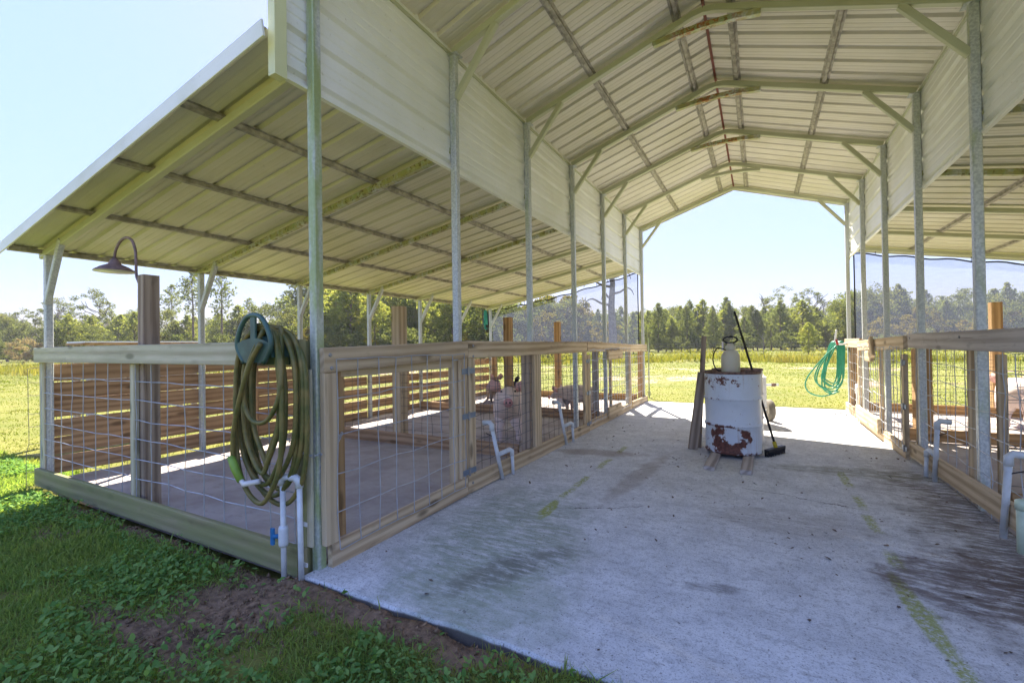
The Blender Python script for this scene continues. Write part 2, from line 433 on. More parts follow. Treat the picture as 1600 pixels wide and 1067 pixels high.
M['crumb'] = plain('soil_crumb', (0.23, 0.15, 0.09), 0.95, 0.1, 0, 0.5, 30)
M['tall'] = leaf_mat('tall_weed_stalk', (0.12, 0.15, 0.03), (0.25, 0.23, 0.06), (0.26, 0.22, 0.08), 0.5, 0.2)
M['needle'] = leaf_mat('pine_needles', (0.13, 0.17, 0.065), (0.22, 0.25, 0.10), (0.26, 0.265, 0.10), 0.5, 0.4)
M['needle_lt'] = leaf_mat('young_pine_needles', (0.19, 0.235, 0.075), (0.30, 0.32, 0.10), (0.35, 0.32, 0.11), 0.6, 0.4)
M['oak'] = leaf_mat('oak_leaves', (0.10, 0.13, 0.055), (0.175, 0.19, 0.075), (0.20, 0.195, 0.085), 0.45, 0.3)
M['oak_y'] = leaf_mat('yellowing_leaves', (0.12, 0.11, 0.02), (0.22, 0.17, 0.035), (0.10, 0.11, 0.03), 0.5, 0.4)
M['pinkbush'] = leaf_mat('seeding_bush_leaves', (0.28, 0.215, 0.15), (0.38, 0.32, 0.22), (0.20, 0.21, 0.09), 0.45, 0.8)
M['bark'] = plain('pine_bark', (0.16, 0.12, 0.095), 0.95, 0.1, 0, 0.4, 8)
M['bark_grey'] = plain('grey_bark', (0.20, 0.18, 0.165), 0.95, 0.1, 0, 0.35, 6)

def shade_mat():
    """knitted shade cloth: threads with open gaps, sagging folds"""
    m = Mat('knitted_shade_cloth', 0.9, 0.1)
    x, y, z = m.xyz()
    th = (z * 60.0 + m.noise(m.coord(), 1.4, 3) * 9.0).frac()
    tv = (x * 45.0).frac()
    g = m.noise(m.scale(m.coord(), (2.5, 1, 9)), 3.0, 4)
    open_ = th.sm(0.2, 0.45) * 0.20 + tv.sm(0.3, 0.5) * 0.05 + g * 0.25 + 0.40
    tr = m.n.new('ShaderNodeBsdfTransparent'); d = m.n.new('ShaderNodeBsdfDiffuse'); t = m.n.new('ShaderNodeBsdfTranslucent')
    d.inputs[0].default_value = (0.045, 0.05, 0.075, 1); t.inputs[0].default_value = (0.15, 0.17, 0.25, 1)
    a = m.n.new('ShaderNodeMixShader'); a.inputs[0].default_value = 0.5
    m.l.new(d.outputs[0], a.inputs[1]); m.l.new(t.outputs[0], a.inputs[2])
    b = m.n.new('ShaderNodeMixShader'); m.l.new(open_.v, b.inputs[0])
    m.l.new(a.outputs[0], b.inputs[1]); m.l.new(tr.outputs[0], b.inputs[2]); m.l.new(b.outputs[0], m.out.inputs[0])
    m.n.remove(m.p)
    return m.m
M['shade'] = shade_mat()

# ------------------------------------------------------------------ object helpers
def thing(name, label, cat, loc=(0, 0, 0), group=None, rotz=0.0):
    o = bpy.data.objects.new(name, None)
    COL.objects.link(o)
    o.matrix_basis = Matrix.Translation(Vector(loc)) @ Matrix.Rotation(rotz, 4, 'Z')
    o['label'] = label; o['category'] = cat
    if group: o['group'] = group
    return o
def tag(o, label, cat, group=None):
    o['label'] = label; o['category'] = cat
    if group: o['group'] = group
    return o
def wm(o):
    mtx = o.matrix_basis.copy()
    while o.parent: o = o.parent; mtx = o.matrix_basis @ mtx
    return mtx

class MB:
    def __init__(s): s.v = []; s.f = []
    def add(s, vs, fs):
        b = len(s.v); s.v.extend([tuple(v) for v in vs]); s.f.extend([tuple(i + b for i in f) for f in fs]); return s
    def box(s, x0, x1, y0, y1, z0, z1):
        return s.add([(x0, y0, z0), (x1, y0, z0), (x1, y1, z0), (x0, y1, z0), (x0, y0, z1), (x1, y0, z1), (x1, y1, z1), (x0, y1, z1)],
                     [(3, 2, 1, 0), (4, 5, 6, 7), (0, 1, 5, 4), (1, 2, 6, 5), (2, 3, 7, 6), (3, 0, 4, 7)])
    def beam(s, p0, p1, w, h, upv=(0, 0, 1), ch=0.0):
        """rectangular bar from p0 to p1; w sideways, h along upv; ch chamfers the long edges"""
        p0, p1 = Vector(p0), Vector(p1); d = (p1 - p0).normalized()
        u = Vector(upv); u = (u - d * u.dot(d)).normalized(); sd_ = d.cross(u)
        w, h = w / 2, h / 2
        if ch > 0: pr = [(-w + ch, -h), (w - ch, -h), (w, -h + ch), (w, h - ch), (w - ch, h), (-w + ch, h), (-w, h - ch), (-w, -h + ch)]
        else: pr = [(-w, -h), (w, -h), (w, h), (-w, h)]
        n = len(pr)
        vs = [p0 + sd_ * a + u * b for a, b in pr] + [p1 + sd_ * a + u * b for a, b in pr]
        fs = [(i, (i + 1) % n, n + (i + 1) % n, n + i) for i in range(n)] + [tuple(range(n - 1, -1, -1)), tuple(range(n, 2 * n))]
        return s.add(vs, fs)
    def tube(s, pts, r, n=6, cap=True):
        pts = [Vector(p) for p in pts]; rr = r if isinstance(r, (list, tuple)) else [r] * len(pts)
        prev = None; vs = []
        for i, p in enumerate(pts):
            d = (pts[min(i + 1, len(pts) - 1)] - pts[max(i - 1, 0)])
            d = d.normalized() if d.length > 1e-9 else Vector((0, 0, 1))
            if prev is None:
                a = Vector((0, 0, 1)) if abs(d.z) < 0.9 else Vector((1, 0, 0)); u = d.cross(a).normalized()
            else:
                u = prev - d * prev.dot(d); u = u.normalized() if u.length > 1e-6 else d.orthogonal().normalized()
            prev = u; v = d.cross(u)
            vs += [p + (u * math.cos(2 * math.pi * k / n) + v * math.sin(2 * math.pi * k / n)) * rr[i] for k in range(n)]
        L = len(pts)
        fs = [(i * n + k, i * n + (k + 1) % n, (i + 1) * n + (k + 1) % n, (i + 1) * n + k) for i in range(L - 1) for k in range(n)]
        if cap: fs += [tuple(range(n - 1, -1, -1)), tuple(range((L - 1) * n, L * n))]
        return s.add(vs, fs)
    def lathe(s, prof, n=24, axis=None, c=(0, 0, 0)):
        """revolve (radius, height) pairs about the local axis through c"""
        q = Vector((0, 0, 1)).rotation_difference(Vector(axis)) if axis else None
        vs = []
        for r, z in prof:
            for k in range(n):
                p = Vector((r * math.cos(2 * math.pi * k / n), r * math.sin(2 * math.pi * k / n), z))
                if q: p = q @ p
                vs.append(p + Vector(c))
        L = len(prof)
        fs = [(i * n + k, i * n + (k + 1) % n, (i + 1) * n + (k + 1) % n, (i + 1) * n + k) for i in range(L - 1) for k in range(n)]
        if prof[0][0] > 1e-5: fs.append(tuple(range(n - 1, -1, -1)))
        if prof[-1][0] > 1e-5: fs.append(tuple(range((L - 1) * n, L * n)))
        return s.add(vs, fs)
    def grid(s, rows):
        """a sheet from rows of points"""
        m = len(rows[0]); vs = [p for r_ in rows for p in r_]
        fs = [(i * m + k, i * m + k + 1, (i + 1) * m + k + 1, (i + 1) * m + k) for i in range(len(rows) - 1) for k in range(m - 1)]
        return s.add(vs, fs)
    def build(s, name, mat, parent=None, smooth=False, origin=None, kind=None):
        me = bpy.data.meshes.new(name)
        if parent is not None: inv = wm(parent).inverted(); vs = [inv @ Vector(v) for v in s.v]
        elif origin is not None: o_ = Vector(origin); vs = [Vector(v) - o_ for v in s.v]
        else: vs = s.v
        me.from_pydata([tuple(v) for v in vs], [], s.f)
        me.materials.append(mat)
        if smooth: me.polygons.foreach_set('use_smooth', [True] * len(me.polygons))
        o = bpy.data.objects.new(name, me); COL.objects.link(o)
        if parent is not None: o.parent = parent
        elif origin is not None: o.location = origin
        if kind: o['kind'] = kind
        return o

def board(name, p0, p1, h, t, mat, parent, upv=(0, 0, 1), bow=0.002, ch=0.004, segs=5):
    """one sawn board as an object of its own, local X along the grain"""
    p0, p1 = Vector(p0), Vector(p1); L = (p1 - p0).length; d = (p1 - p0) / L
    u = Vector(upv); u = (u - d * u.dot(d)).normalized(); s_ = u.cross(d)
    b1, b2 = random.uniform(-bow, bow), random.uniform(-bow, bow)
    hw, hh = t / 2, h / 2
    pr = [(-hw + ch, -hh), (hw - ch, -hh), (hw, -hh + ch), (hw, hh - ch), (hw - ch, hh), (-hw + ch, hh), (-hw, hh - ch), (-hw, -hh + ch)]
    vs = []
    for i in range(segs + 1):
        q = i / segs; k = 4 * q * (1 - q)
        vs += [(L * (q - 0.5), a + b1 * k + random.uniform(-1, 1) * 0.0006, b + b2 * k + random.uniform(-1, 1) * 0.0008) for a, b in pr]
    n = 8
    fs = [(i * n + k, i * n + (k + 1) % n, (i + 1) * n + (k + 1) % n, (i + 1) * n + k) for i in range(segs) for k in range(n)]
    fs += [tuple(range(n - 1, -1, -1)), tuple(range(segs * n, segs * n + n))]
    me = bpy.data.meshes.new(name); me.from_pydata(vs, [], [tuple(reversed(f)) for f in fs]); me.materials.append(mat)
    o = bpy.data.objects.new(name, me); COL.objects.link(o)
    rot = Matrix((d, s_, u)).transposed().to_4x4()
    W = Matrix.Translation((p0 + p1) / 2) @ rot
    if parent is not None: o.parent = parent; o.matrix_basis = wm(parent).inverted() @ W
    else: o.matrix_basis = W
    return o

def smoothpath(pts, n=8):
    """Catmull-Rom through the points"""
    P = [Vector(p) for p in pts]; P = [P[0] * 2 - P[1]] + P + [P[-1] * 2 - P[-2]]
    out = []
    for i in range(1, len(P) - 2):
        for k in range(n):
            t = k / n
            a, b, c, d = P[i - 1], P[i], P[i + 1], P[i + 2]
            out.append(0.5 * ((2 * b) + (c - a) * t + (2 * a - 5 * b + 4 * c - d) * t * t + (3 * b - a - 3 * c + d) * t ** 3))
    out.append(P[-2]); return out

def wire_mesh(parent, axis, a0, a1, z0, z1, pos, da, dz, r=0.0026, jig=0.006, mat='wire', stub=0.0, top=True):
    """welded wire panel: axis 'x' or 'y' is the one it runs along, pos the other coordinate"""
    mb = MB()
    na = max(1, round((a1 - a0) / da)); nz = max(1, round((z1 - z0) / dz))
    A = [a0 + (a1 - a0) * i / na for i in range(na + 1)]; Z = [z0 + (z1 - z0) * i / nz for i in range(nz + 1)]
    J = {}
    for i in range(na + 1):
        for k in range(nz + 1): J[i, k] = (random.gauss(0, jig), random.gauss(0, jig * 0.6), random.gauss(0, jig))
    def pt(i, k, o=0.0):
        j = J[i, k]; a = A[i] + j[0]; q = pos + j[1] * 0.6 + o; z = Z[k] + j[2]
        return (a, q, z) if axis == 'x' else (q, a, z)
    for i in range(na + 1):
        P = [pt(i, k) for k in range(nz + 1)]
        if stub: P.append((P[-1][0], P[-1][1], P[-1][2] + stub)); P.insert(0, (P[0][0], P[0][1], P[0][2] - stub))
        mb.tube(P, r, 5)
    for k in range(nz + 1):
        mb.tube([pt(i, k, r * 1.5) for i in range(na + 1)], r, 5)
    return mb.build('wire_mesh', M[mat], parent, kind='stuff')

def bolts(parent, pts, r=0.009, axis=(1, 0, 0), name='bolt', mat='screw'):
    for p in pts:
        MB().lathe([(r, 0), (r, 0.004), (r * 0.7, 0.007), (0.0001, 0.008)], 8, axis, p).build(name, M[mat], parent)

# ------------------------------------------------------------------ ground, slab
D = 1.3765; W = 3.6146; LW = 3.824; YF = 6 * D
FR = [i * D for i in range(7)]
XL = -LW; XR = W + LW

def vnoise(x, y, sc, seed):
    """smooth value noise in numpy"""
    x = np.asarray(x) * sc + seed * 17.3; y = np.asarray(y) * sc + seed * 9.1
    xi = np.floor(x).astype(np.int64); yi = np.floor(y).astype(np.int64); fx = x - xi; fy = y - yi
    def h(a, b):
        n = (a * 374761393 + b * 668265263 + seed * 144665) & 0x7fffffff
        n = ((n ^ (n >> 13)) * 1274126177) & 0x7fffffff
        return ((n ^ (n >> 16)) & 0xffff) / 65535.0
    fx = fx * fx * (3 - 2 * fx); fy = fy * fy * (3 - 2 * fy)
    return (h(xi, yi) * (1 - fx) + h(xi + 1, yi) * fx) * (1 - fy) + (h(xi, yi + 1) * (1 - fx) + h(xi + 1, yi + 1) * fx) * fy
def fbm(x, y, sc, seed):
    return (vnoise(x, y, sc, seed) * 0.55 + vnoise(x, y, sc * 2.1, seed + 1) * 0.28 + vnoise(x, y, sc * 4.3, seed + 2) * 0.17)

def bare_at(x, y):
    """0 turf .. 1 bare soil"""
    x = np.asarray(x, float); y = np.asarray(y, float)
    n = fbm(x, y, 1.6, 5) - 0.5
    # worn soil along the slab corner and the front fence
    cx = np.clip((x + 1.2) / 3.2, 0, 1)
    b = np.exp(-((x + 0.15) / 0.42) ** 2 - ((y + 0.42) / 0.26) ** 2) * 1.0
    b += np.exp(-((x + 1.6) / 1.9) ** 2 - ((y + 0.12) / 0.11) ** 2) * 0.8
    b += np.exp(-((x - 0.8) / 0.55) ** 2 - ((y + 0.20) / 0.10) ** 2) * 0.85
    b += np.exp(-((x + 0.45) / 0.7) ** 2 - ((y + 0.74) / 0.10) ** 2) * 0.7
    b += np.clip(fbm(x, y, 2.6, 12) - 0.60, 0, 1) * 3.0 * (y < 0.3) * (x > -3.2)
    b += np.exp(-((x - 4.4) / 0.8) ** 2) * np.where(y < 0.3, 0.8, 0)
    # rooted-up patches in the field beyond
    far = np.where(y > 8.35, 1.0, 0.0)
    p = np.exp(-((y - 14.5) / 3.4) ** 2) * 0.62 + np.exp(-((y - 21.5) / 2.2) ** 2) * 0.62
    b += far * p * (fbm(x, y, 0.45, 40) * 1.8 - 0.25)
    b += np.exp(-((x + 18) / 3.0) ** 2 - ((y - 4) / 5.0) ** 2) * 0.3
    return np.clip(b + n * 0.55 * (b > 0.05), 0, 1.2)

def gh(x, y):
    x = np.asarray(x, float); y = np.asarray(y, float)
    h = -0.052 + (fbm(x, y, 1.3, 2) - 0.5) * 0.045 + (fbm(x, y, 6, 8) - 0.5) * 0.022
    h += bare_at(x, y) * (fbm(x, y, 13, 27) - 0.5) * 0.05 * (y < 0.4)
    h += 0.034 * np.exp(-((y + 0.1) / 0.28) ** 2) * (x > -0.1) * (x < 3.7)
    h += np.where(y > 8.4, (fbm(x, y, 0.3, 33) - 0.4) * np.clip((y - 8.4) / 6, 0, 1) * 0.16, 0)
    h += np.where(y > 8.3, 0.05, 0)
    mound = 0.32 * np.exp(-((x + 0.6) / 1.9) ** 2 - ((y - 27) / 1.2) ** 2)
    inside = (x > XL - 0.1) & (x < XR + 0.1) & (y > -0.12) & (y < 8.3)
    return np.where(inside, -0.16, h + mound)

xs = np.concatenate([-np.geomspace(420, 7.2, 60), np.arange(-7, 5.01, 0.04), np.geomspace(5.3, 420, 60)])
ys = np.concatenate([-np.geomspace(60, 3.2, 16), np.arange(-3, 0.31, 0.035), np.arange(0.6, 8.2, 0.4), np.arange(8.2, 12, 0.12), np.geomspace(12.2, 500, 110)])
gx, gy = np.meshgrid(xs, ys)
gz = gh(gx, gy)
V = np.stack([gx.ravel(), gy.ravel(), gz.ravel()], 1)
nx, ny = len(xs), len(ys)
ii, jj = np.meshgrid(np.arange(nx - 1), np.arange(ny - 1))
q = (jj * nx + ii).ravel()
F = np.stack([q, q + 1, q + nx + 1, q + nx], 1)
def np_mesh(name, V, F, mat, smooth=False):
    me = bpy.data.meshes.new(name)
    k = F.shape[1]
    me.vertices.add(len(V)); me.vertices.foreach_set('co', np.ascontiguousarray(V, dtype=np.float32).ravel())
    me.loops.add(F.size); me.loops.foreach_set('vertex_index', np.ascontiguousarray(F, dtype=np.int32).ravel())
    me.polygons.add(len(F)); me.polygons.foreach_set('loop_start', np.arange(0, F.size, k, dtype=np.int32))
    me.polygons.foreach_set('loop_total', np.full(len(F), k, dtype=np.int32))
    if smooth: me.polygons.foreach_set('use_smooth', np.ones(len(F), dtype=bool))
    me.materials.append(mat); me.update(calc_edges=True)
    return me
me = np_mesh('ground', V, F, M['ground'], True)
at = me.attributes.new('bare', 'FLOAT', 'POINT'); at.data.foreach_set('value', bare_at(gx, gy).ravel().astype(np.float32))
go = bpy.data.objects.new('ground', me); COL.objects.link(go); go['kind'] = 'structure'

def slab(name, x0, x1, y0, y1, ztop, zbot, mat, wob=0.0):
    mb = MB(); n = 60
    def edge(i): return y0 + (random.uniform(-1, 1) * wob)
    top = []; e = [edge(i) for i in range(n + 1)]
    e = [sum(e[max(0, i - 1):i + 2]) / len(e[max(0, i - 1):i + 2]) for i in range(n + 1)]
    xx = [x0 + (x1 - x0) * i / n for i in range(n + 1)]
    rows = [[(xx[i], e[i] - 0.004, zbot) for i in range(n + 1)], [(xx[i], e[i] - 0.003, ztop - 0.012) for i in range(n + 1)],
            [(xx[i], e[i] + 0.010, ztop) for i in range(n + 1)], [(xx[i], y1, ztop) for i in range(n + 1)], [(xx[i], y1, zbot) for i in range(n + 1)]]
    mb.grid(rows)
    mb.add([r[0] for r in rows], [(4, 3, 2, 1, 0)]); mb.add([r[-1] for r in rows], [(0, 1, 2, 3, 4)])
    o = mb.build(name, mat); o['kind'] = 'structure'; return o
slab('concrete_floor', 0.0, W - 0.02, -0.10, 8.22, 0.0, -0.14, M['concrete'], 0.018)
slab('pen_floor', XL - 0.02, -0.004, 0.03, 8.20, 0.012, -0.13, M['pen'], 0.0)
slab('pen_floor', W - 0.016, XR + 0.02, 0.03, 8.20, 0.006, -0.13, M['pen'], 0.0)

# ------------------------------------------------------------------ the barn
barn = thing('metal_barn', 'open steel barn with white ribbed roof over a centre aisle and two lean-tos', 'barn', (W / 2, YF / 2, 0))
T = 0.057
ZE, ZR = 3.66, 4.262       # rafter underside at eave, at ridge
sl = (ZR - ZE) / (W / 2)
def zmain(x): x = min(x, W - x); return ZE + sl * x
def zlean(dx): return 2.20 + 0.1767 * (LW - dx)      # rafter centre, dx = distance outward from the aisle post
def tubebar(name, p0, p1, mat, upv=(0, 0, 1), t=T): return MB().beam(p0, p1, t, t, upv, 0.006).build(name, M[mat], barn)

for i, y in enumerate(FR):
    moss = 'gal_mossy' if i == 0 else 'gal'
    for sx, x in ((-1, 0.0), (1, W)):
        tubebar('post', (x, y, -0.02), (x, y, ZE), moss if sx < 0 else 'gal', (1, 0, 0))
        MB().box(x - 0.06, x + 0.06, y - 0.05, y + 0.05, ZE - 0.003, ZE + 0.003).build('cap_plate', M['gal'], barn)
        s_ = 1 if sx < 0 else -1
        tubebar('knee_brace', (x + s_ * 0.02, y, 3.30), (x + s_ * 0.41, y, zmain(0.41) + 0.0), 'gal_rafter', (0, 0, 1), 0.051)
        # lean-to rafter, outer post and brace
        xo = x + sx * LW
        tubebar('lean_to_rafter', (x + sx * 0.03, y, zlean(0.03)), (xo + sx * 0.13, y, zlean(LW + 0.13)), ('gal_rafter', 'gal_rust', 'gal_rust', 'gal_rust', 'gal_rafter', 'gal_rafter', 'gal_rafter')[i])
        tubebar('outer_post', (xo, y, -0.05), (xo, y, zlean(LW) - T * 0.5), 'gal', (1, 0, 0))
        tubebar('knee_brace', (xo - sx * 0.01, y - 0.012, 1.71), (xo - sx * 0.36, y - 0.012, zlean(LW - 0.36) + 0.02), 'gal', (0, 0, 1), 0.051)
    # main rafters, bent over the crown, with the brace across the peak
    rise = T / 2
    P = [(0.0, y, ZE + rise)] + [(x, y, zmain(x) + rise) for x in (0.5, 1.0, 1.5)] + [(W / 2 - 0.10, y, zmain(W / 2 - 0.10) + rise - 0.004), (W / 2, y, ZR + rise - 0.022)]
    P += [(W - p[0], y, p[2]) for p in reversed(P[:-1])]
    mb = MB()
    for a, b in zip(P[:-1], P[1:]): mb.beam(a, b, T, T, (0, 0, 1), 0.005)
    mb.build('rafter', M['gal_rafter'], barn)
    if i < 6:
        Q = [(1.36, y, 4.095), (1.58, y, 4.12), (1.80, y, 4.13), (2.05, y, 4.12), (2.27, y, 4.09)]
        mb = MB()
        for a, b in zip(Q[:-1], Q[1:]): mb.beam(a, b, T, 0.05, (0, 0, 1), 0.005)
        pb = mb.build('peak_brace', M['gal_rust2' if i < 5 else 'gal_rafter'], barn)

# hat-channel purlins run along the barn between rafters and sheets
def hat(name, x, z, tilt, mat='purlin', y0=-0.2, y1=8.42, wtop=0.032, wb=0.082, h=0.028):
    """hat channel with the hollow up; tilt = roof slope"""
    c, s_ = math.cos(tilt), math.sin(tilt)
    pr = [(-wb / 2, 0), (-wtop / 2 - 0.006, 0), (-wtop / 2, -h), (wtop / 2, -h), (wtop / 2 + 0.006, 0), (wb / 2, 0), (wb / 2, 0.003), (-wb / 2, 0.003)]
    pts = [(x + a * c - b * s_, z + a * s_ + b * c) for a, b in pr]
    n = len(pts); mb = MB()
    vs = [(a, y0, b) for a, b in pts] + [(a, y1, b) for a, b in pts]
    mb.add(vs, [(i, (i + 1) % n, n + (i + 1) % n, n + i) for i in range(n)])
    return mb.build(name, M[mat], barn)
am = math.atan(sl); al = math.atan(0.1767)
SH = T + 0.030             # rafter underside to sheet
for x in (0.75, 1.58): hat('purlin', x, zmain(x) + SH - 0.002, am); hat('purlin', W - x, zmain(x) + SH - 0.002, -am)
def zsheet(dx): return zlean(dx) + T / 2 + 0.030
for dx in (0.9, 1.82, 2.82):
    hat('purlin', -dx, zsheet(dx) - 0.002, al, 'purlin', -0.26, 8.48); hat('purlin', W + dx, zsheet(dx) - 0.002, -al, 'purlin', -0.26, 8.48)
for sx, x in ((-1, -LW - 0.08), (1, W + LW + 0.08)):
    MB().box(x - 0.035, x + 0.035, -0.25, 8.48, zlean(LW + 0.08) - 0.02 + T / 2, zlean(LW + 0.08) + T / 2 + 0.018).build('eave_purlin', M['purlin'], barn)

# ribbed sheets, each 0.914 m wide with four ribs, laid side by side
def rib_profile(y0, y1, pitch=0.2286, hgt=0.023):
    pr = []; y = y0
    while y < y1 - 1e-4:
        e = min(y + pitch, y1)
        for o, h_ in ((0.0, 0.0), (0.018, hgt), (0.042, hgt), (0.060, 0.0), (0.105, 0.0), (0.112, 0.0025), (0.122, 0.0025), (0.129, 0.0), (0.165, 0.0), (0.172, 0.0025), (0.182, 0.0025), (0.189, 0.0)):
            if y + o < e: pr.append((y + o, h_))
        y = e
    pr.append((y1, 0.0)); return pr
def roof_sheets(y0, y1, pa, pb, nrm, mat, name='roof_panel'):
    """pa, pb: (x, z) of low and high edge; nrm: outward (x, z)"""
    y = y0; k = 0
    while y < y1 - 0.05:
        e = min(y + 0.9144, y1); lift = 0.0006 * (k % 2)
        rows = []
        for q in (0.0, 0.5, 1.0):
            bx, bz = pa[0] + (pb[0] - pa[0]) * q, pa[1] + (pb[1] - pa[1]) * q
            sag = 0.0
            rows.append([(bx + nrm[0] * (h + lift), yy, bz + nrm[1] * (h + lift) + sag) for yy, h in rib_profile(y, e)])
        MB().grid(rows).build(name, M[mat], barn)
        y = e; k += 1
nm = (-math.sin(am), math.cos(am)); nl = (-math.sin(al), math.cos(al))
xe = -0.09
roof_sheets(-0.22, 8.44, (xe, ZE + SH + sl * xe), (W / 2 - 0.004, ZR + SH), nm, 'roof_main')
roof_sheets(-0.22, 8.44, (W - xe, ZE + SH + sl * xe), (W / 2 + 0.004, ZR + SH), (-nm[0], nm[1]), 'roof_main')
xo = LW + 0.19
roof_sheets(-0.28, 8.50, (-xo, zsheet(xo)), (-0.062, zsheet(0.062)), nl, 'roof_lean')
roof_sheets(-0.28, 8.50, (W + xo, zsheet(xo)), (W + 0.062, zsheet(0.062)), (-nl[0], nl[1]), 'roof_lean')
# ridge: dark red closure strip below, folded cap above
MB().box(W / 2 - 0.013, W / 2 + 0.013, -0.2, 8.42, ZR + SH - 0.012, ZR + SH - 0.003).build('ridge_strip', M['ridge_red'], barn)
MB().grid([[(W / 2 - 0.2, y, ZR + SH + 0.028 - 0.2 * sl), (W / 2, y, ZR + SH + 0.03), (W / 2 + 0.2, y, ZR + SH + 0.028 - 0.2 * sl)] for y in (-0.23, 8.45)]).build('ridge_cap', M['trim'], barn)

# upper side walls: sheets with ribs running level
for sx, x in ((-1, -0.034), (1, W + 0.034)):
    for y0, y1 in ((-0.17, 3 * D + 0.02), (3 * D + 0.02, 8.42)):
        pr = []
        z = 2.715
        for k in range(4):
            for o, h_ in ((0.0, 0.0), (0.018, 0.026), (0.038, 0.026), (0.056, 0.0), (0.105, 0.0), (0.112, 0.004), (0.122, 0.004), (0.129, 0.0), (0.165, 0.0), (0.172, 0.004), (0.182, 0.004), (0.189, 0.0)):
                zz = z + 0.235 * k + o + 0.02
                pr.append((zz, h_))
        pr = [(2.715, 0.0)] + pr + [(ZE + 0.099, 0.0)]
        MB().grid([[(x + sx * h_, y, zz) for zz, h_ in pr] for y in (y0, (y0 + y1) / 2, y1)]).build('wall_panel', M['wall_panel'], barn)
    # bottom angle and top angle
    MB().box(x - 0.004 - 0.012, x + 0.016, -0.17, 8.42, 2.705, 2.722).build('wall_trim', M['trim'], barn)
    MB().box(x - sx * 0.004 - 0.012, x - sx * 0.004 + 0.012, -0.17, 8.42, ZE + 0.012, ZE + 0.034).build('eave_angle', M['gal_rafter'], barn)
    for y0, y1 in ((-0.235, -0.165), (8.405, 8.475)):
        MB().box(x - 0.028, x + 0.028, y0, y1, 2.69, ZE + 0.10).build('corner_trim', M['trim_moss'] if (y0 < 0 and sx < 0) else M['trim'], barn)
# rake trims on the lean-to ends and the gable ends
for sx, x in ((-1, 0.0), (1, W)):
    for y in (-0.29, 8.505):
        a = (x + sx * 0.02, y, zsheet(0.02) - 0.028); b = (x + sx * xo, y, zsheet(xo) - 0.028)
        MB().beam(a, b, 0.012, 0.095, (0, 0, 1), 0.002).build('rake_trim', M['trim'], barn)
for y in (-0.226, 8.446):
    for s_ in (0, 1):
        X = lambda v: W - v if s_ else v
        MB().beam((X(xe), y, ZE + SH + sl * xe - 0.025), (X(W / 2), y, ZR + SH - 0.025), 0.012, 0.09, (0, 0, 1), 0.002).build('rake_trim', M['trim'], barn)

# ------------------------------------------------------------------ front fence of the left pen
WT, WR_, WM = M['wood_tan'], M['wood_rail'], M['wood_mossy']
ff = thing('pen_fence', 'weathered front fence of the left pen with hose hanging on its top rail', 'fence', (-1.9, 0, 0), 'wire and timber pen fences')
board('top_rail', (-3.895, -0.068, 1.214), (-0.075, -0.068, 1.211), 0.142, 0.038, WR_, ff)
board('bottom_rail', (-3.895, -0.068, 0.055), (-0.075, -0.068, 0.045), 0.165, 0.038, WM, ff)
board('post', (-3.845, -0.0385, -0.05), (-3.845, -0.0385, 1.285), 0.105, 0.017, M['wood_rail'], ff, (1, 0, 0))
board('post', (-2.0, 0.045, -0.05), (-2.0, 0.045, 1.83), 0.095, 0.11, M['wood_brown'], ff, (1, 0, 0), 0.004)
board('post', (-2.06, -0.029, -0.05), (-2.06, -0.029, 1.14), 0.07, 0.035, M['wood_rail'], ff, (1, 0, 0))
board('post', (-0.090, -0.012, -0.08), (-0.090, -0.012, 1.28), 0.085, 0.072, M['wood_mossy'], ff, (1, 0, 0))
board('post', (-0.022, -0.040, 0.13), (-0.022, -0.040, 1.12), 0.046, 0.018, M['wood_rail'], ff, (1, 0, 0))
board('end_block', (-0.052, -0.069, 1.125), (-0.052, -0.069, 1.29), 0.04, 0.04, WM, ff, (1, 0, 0))
board('end_block', (-0.052, -0.069, -0.06), (-0.052, -0.069, 0.125), 0.04, 0.04, WM, ff, (1, 0, 0))
wire_mesh(ff, 'x', -3.85, -0.14, 0.12, 1.15, -0.0475, 0.232, 0.148, 0.0034, 0.0045)
# ------------------------------------------------------------------ left aisle: gate, fixed fence, far gate
def hinge_strap(parent, sx, x, y, z, L=0.20):
    f = MB(); f.beam((x, y - L * 0.45, z), (x, y + L * 0.55, z), 0.004, 0.045, (0, 0, 1), 0.0)
    h = f.build('hinge', M['hinge'], parent)
    MB().tube([(x + sx * 0.006, y, z - 0.035), (x + sx * 0.006, y, z + 0.035)], 0.009, 8).build('hinge_pin', M['screw'], h)
g1 = thing('pen_gate', 'near left gate with a chain, timber frame and bent wire', 'gate', (0.0, 0.72, 0), 'pen gates along the aisle')
board('top_rail', (0.052, -0.01, 1.170), (0.052, 1.425, 1.209), 0.142, 0.038, WT, g1)
board('bottom_rail', (0.052, 0.03, 0.062), (0.052, 1.40, 0.082), 0.142, 0.038, WT, g1)
board('stile', (0.050, 0.036, 0.134), (0.050, 0.034, 1.098), 0.040, 0.092, WT, g1, (1, 0, 0))
board('stile', (0.012, 0.125, 0.134), (0.012, 0.122, 1.098), 0.034, 0.086, M['wood_orange'], g1, (1, 0, 0))
board('stile', (0.0525, 1.365, 0.155), (0.0525, 1.368, 1.134), 0.088, 0.037, WT, g1, (0, 1, 0))
board('stile', (-0.006, 1.318, 0.10), (-0.006, 1.320, 1.12), 0.074, 0.05, WT, g1, (1, 0, 0))
board('rail_backing', (0.012, 0.14, 1.115), (0.012, 1.25, 1.115), 0.10, 0.036, WT, g1)
wire_mesh(g1, 'y', 0.07, 1.36, 0.09, 1.175, 0.076, 0.158, 0.217, 0.0032, 0.006)
bolts(g1, [(0.071, 0.03, 1.20), (0.071, 0.04, 1.125)], 0.012)
for z in (1.03, 0.66, 0.20): hinge_strap(g1, 1, 0.077, 1.41, z, 0.19)

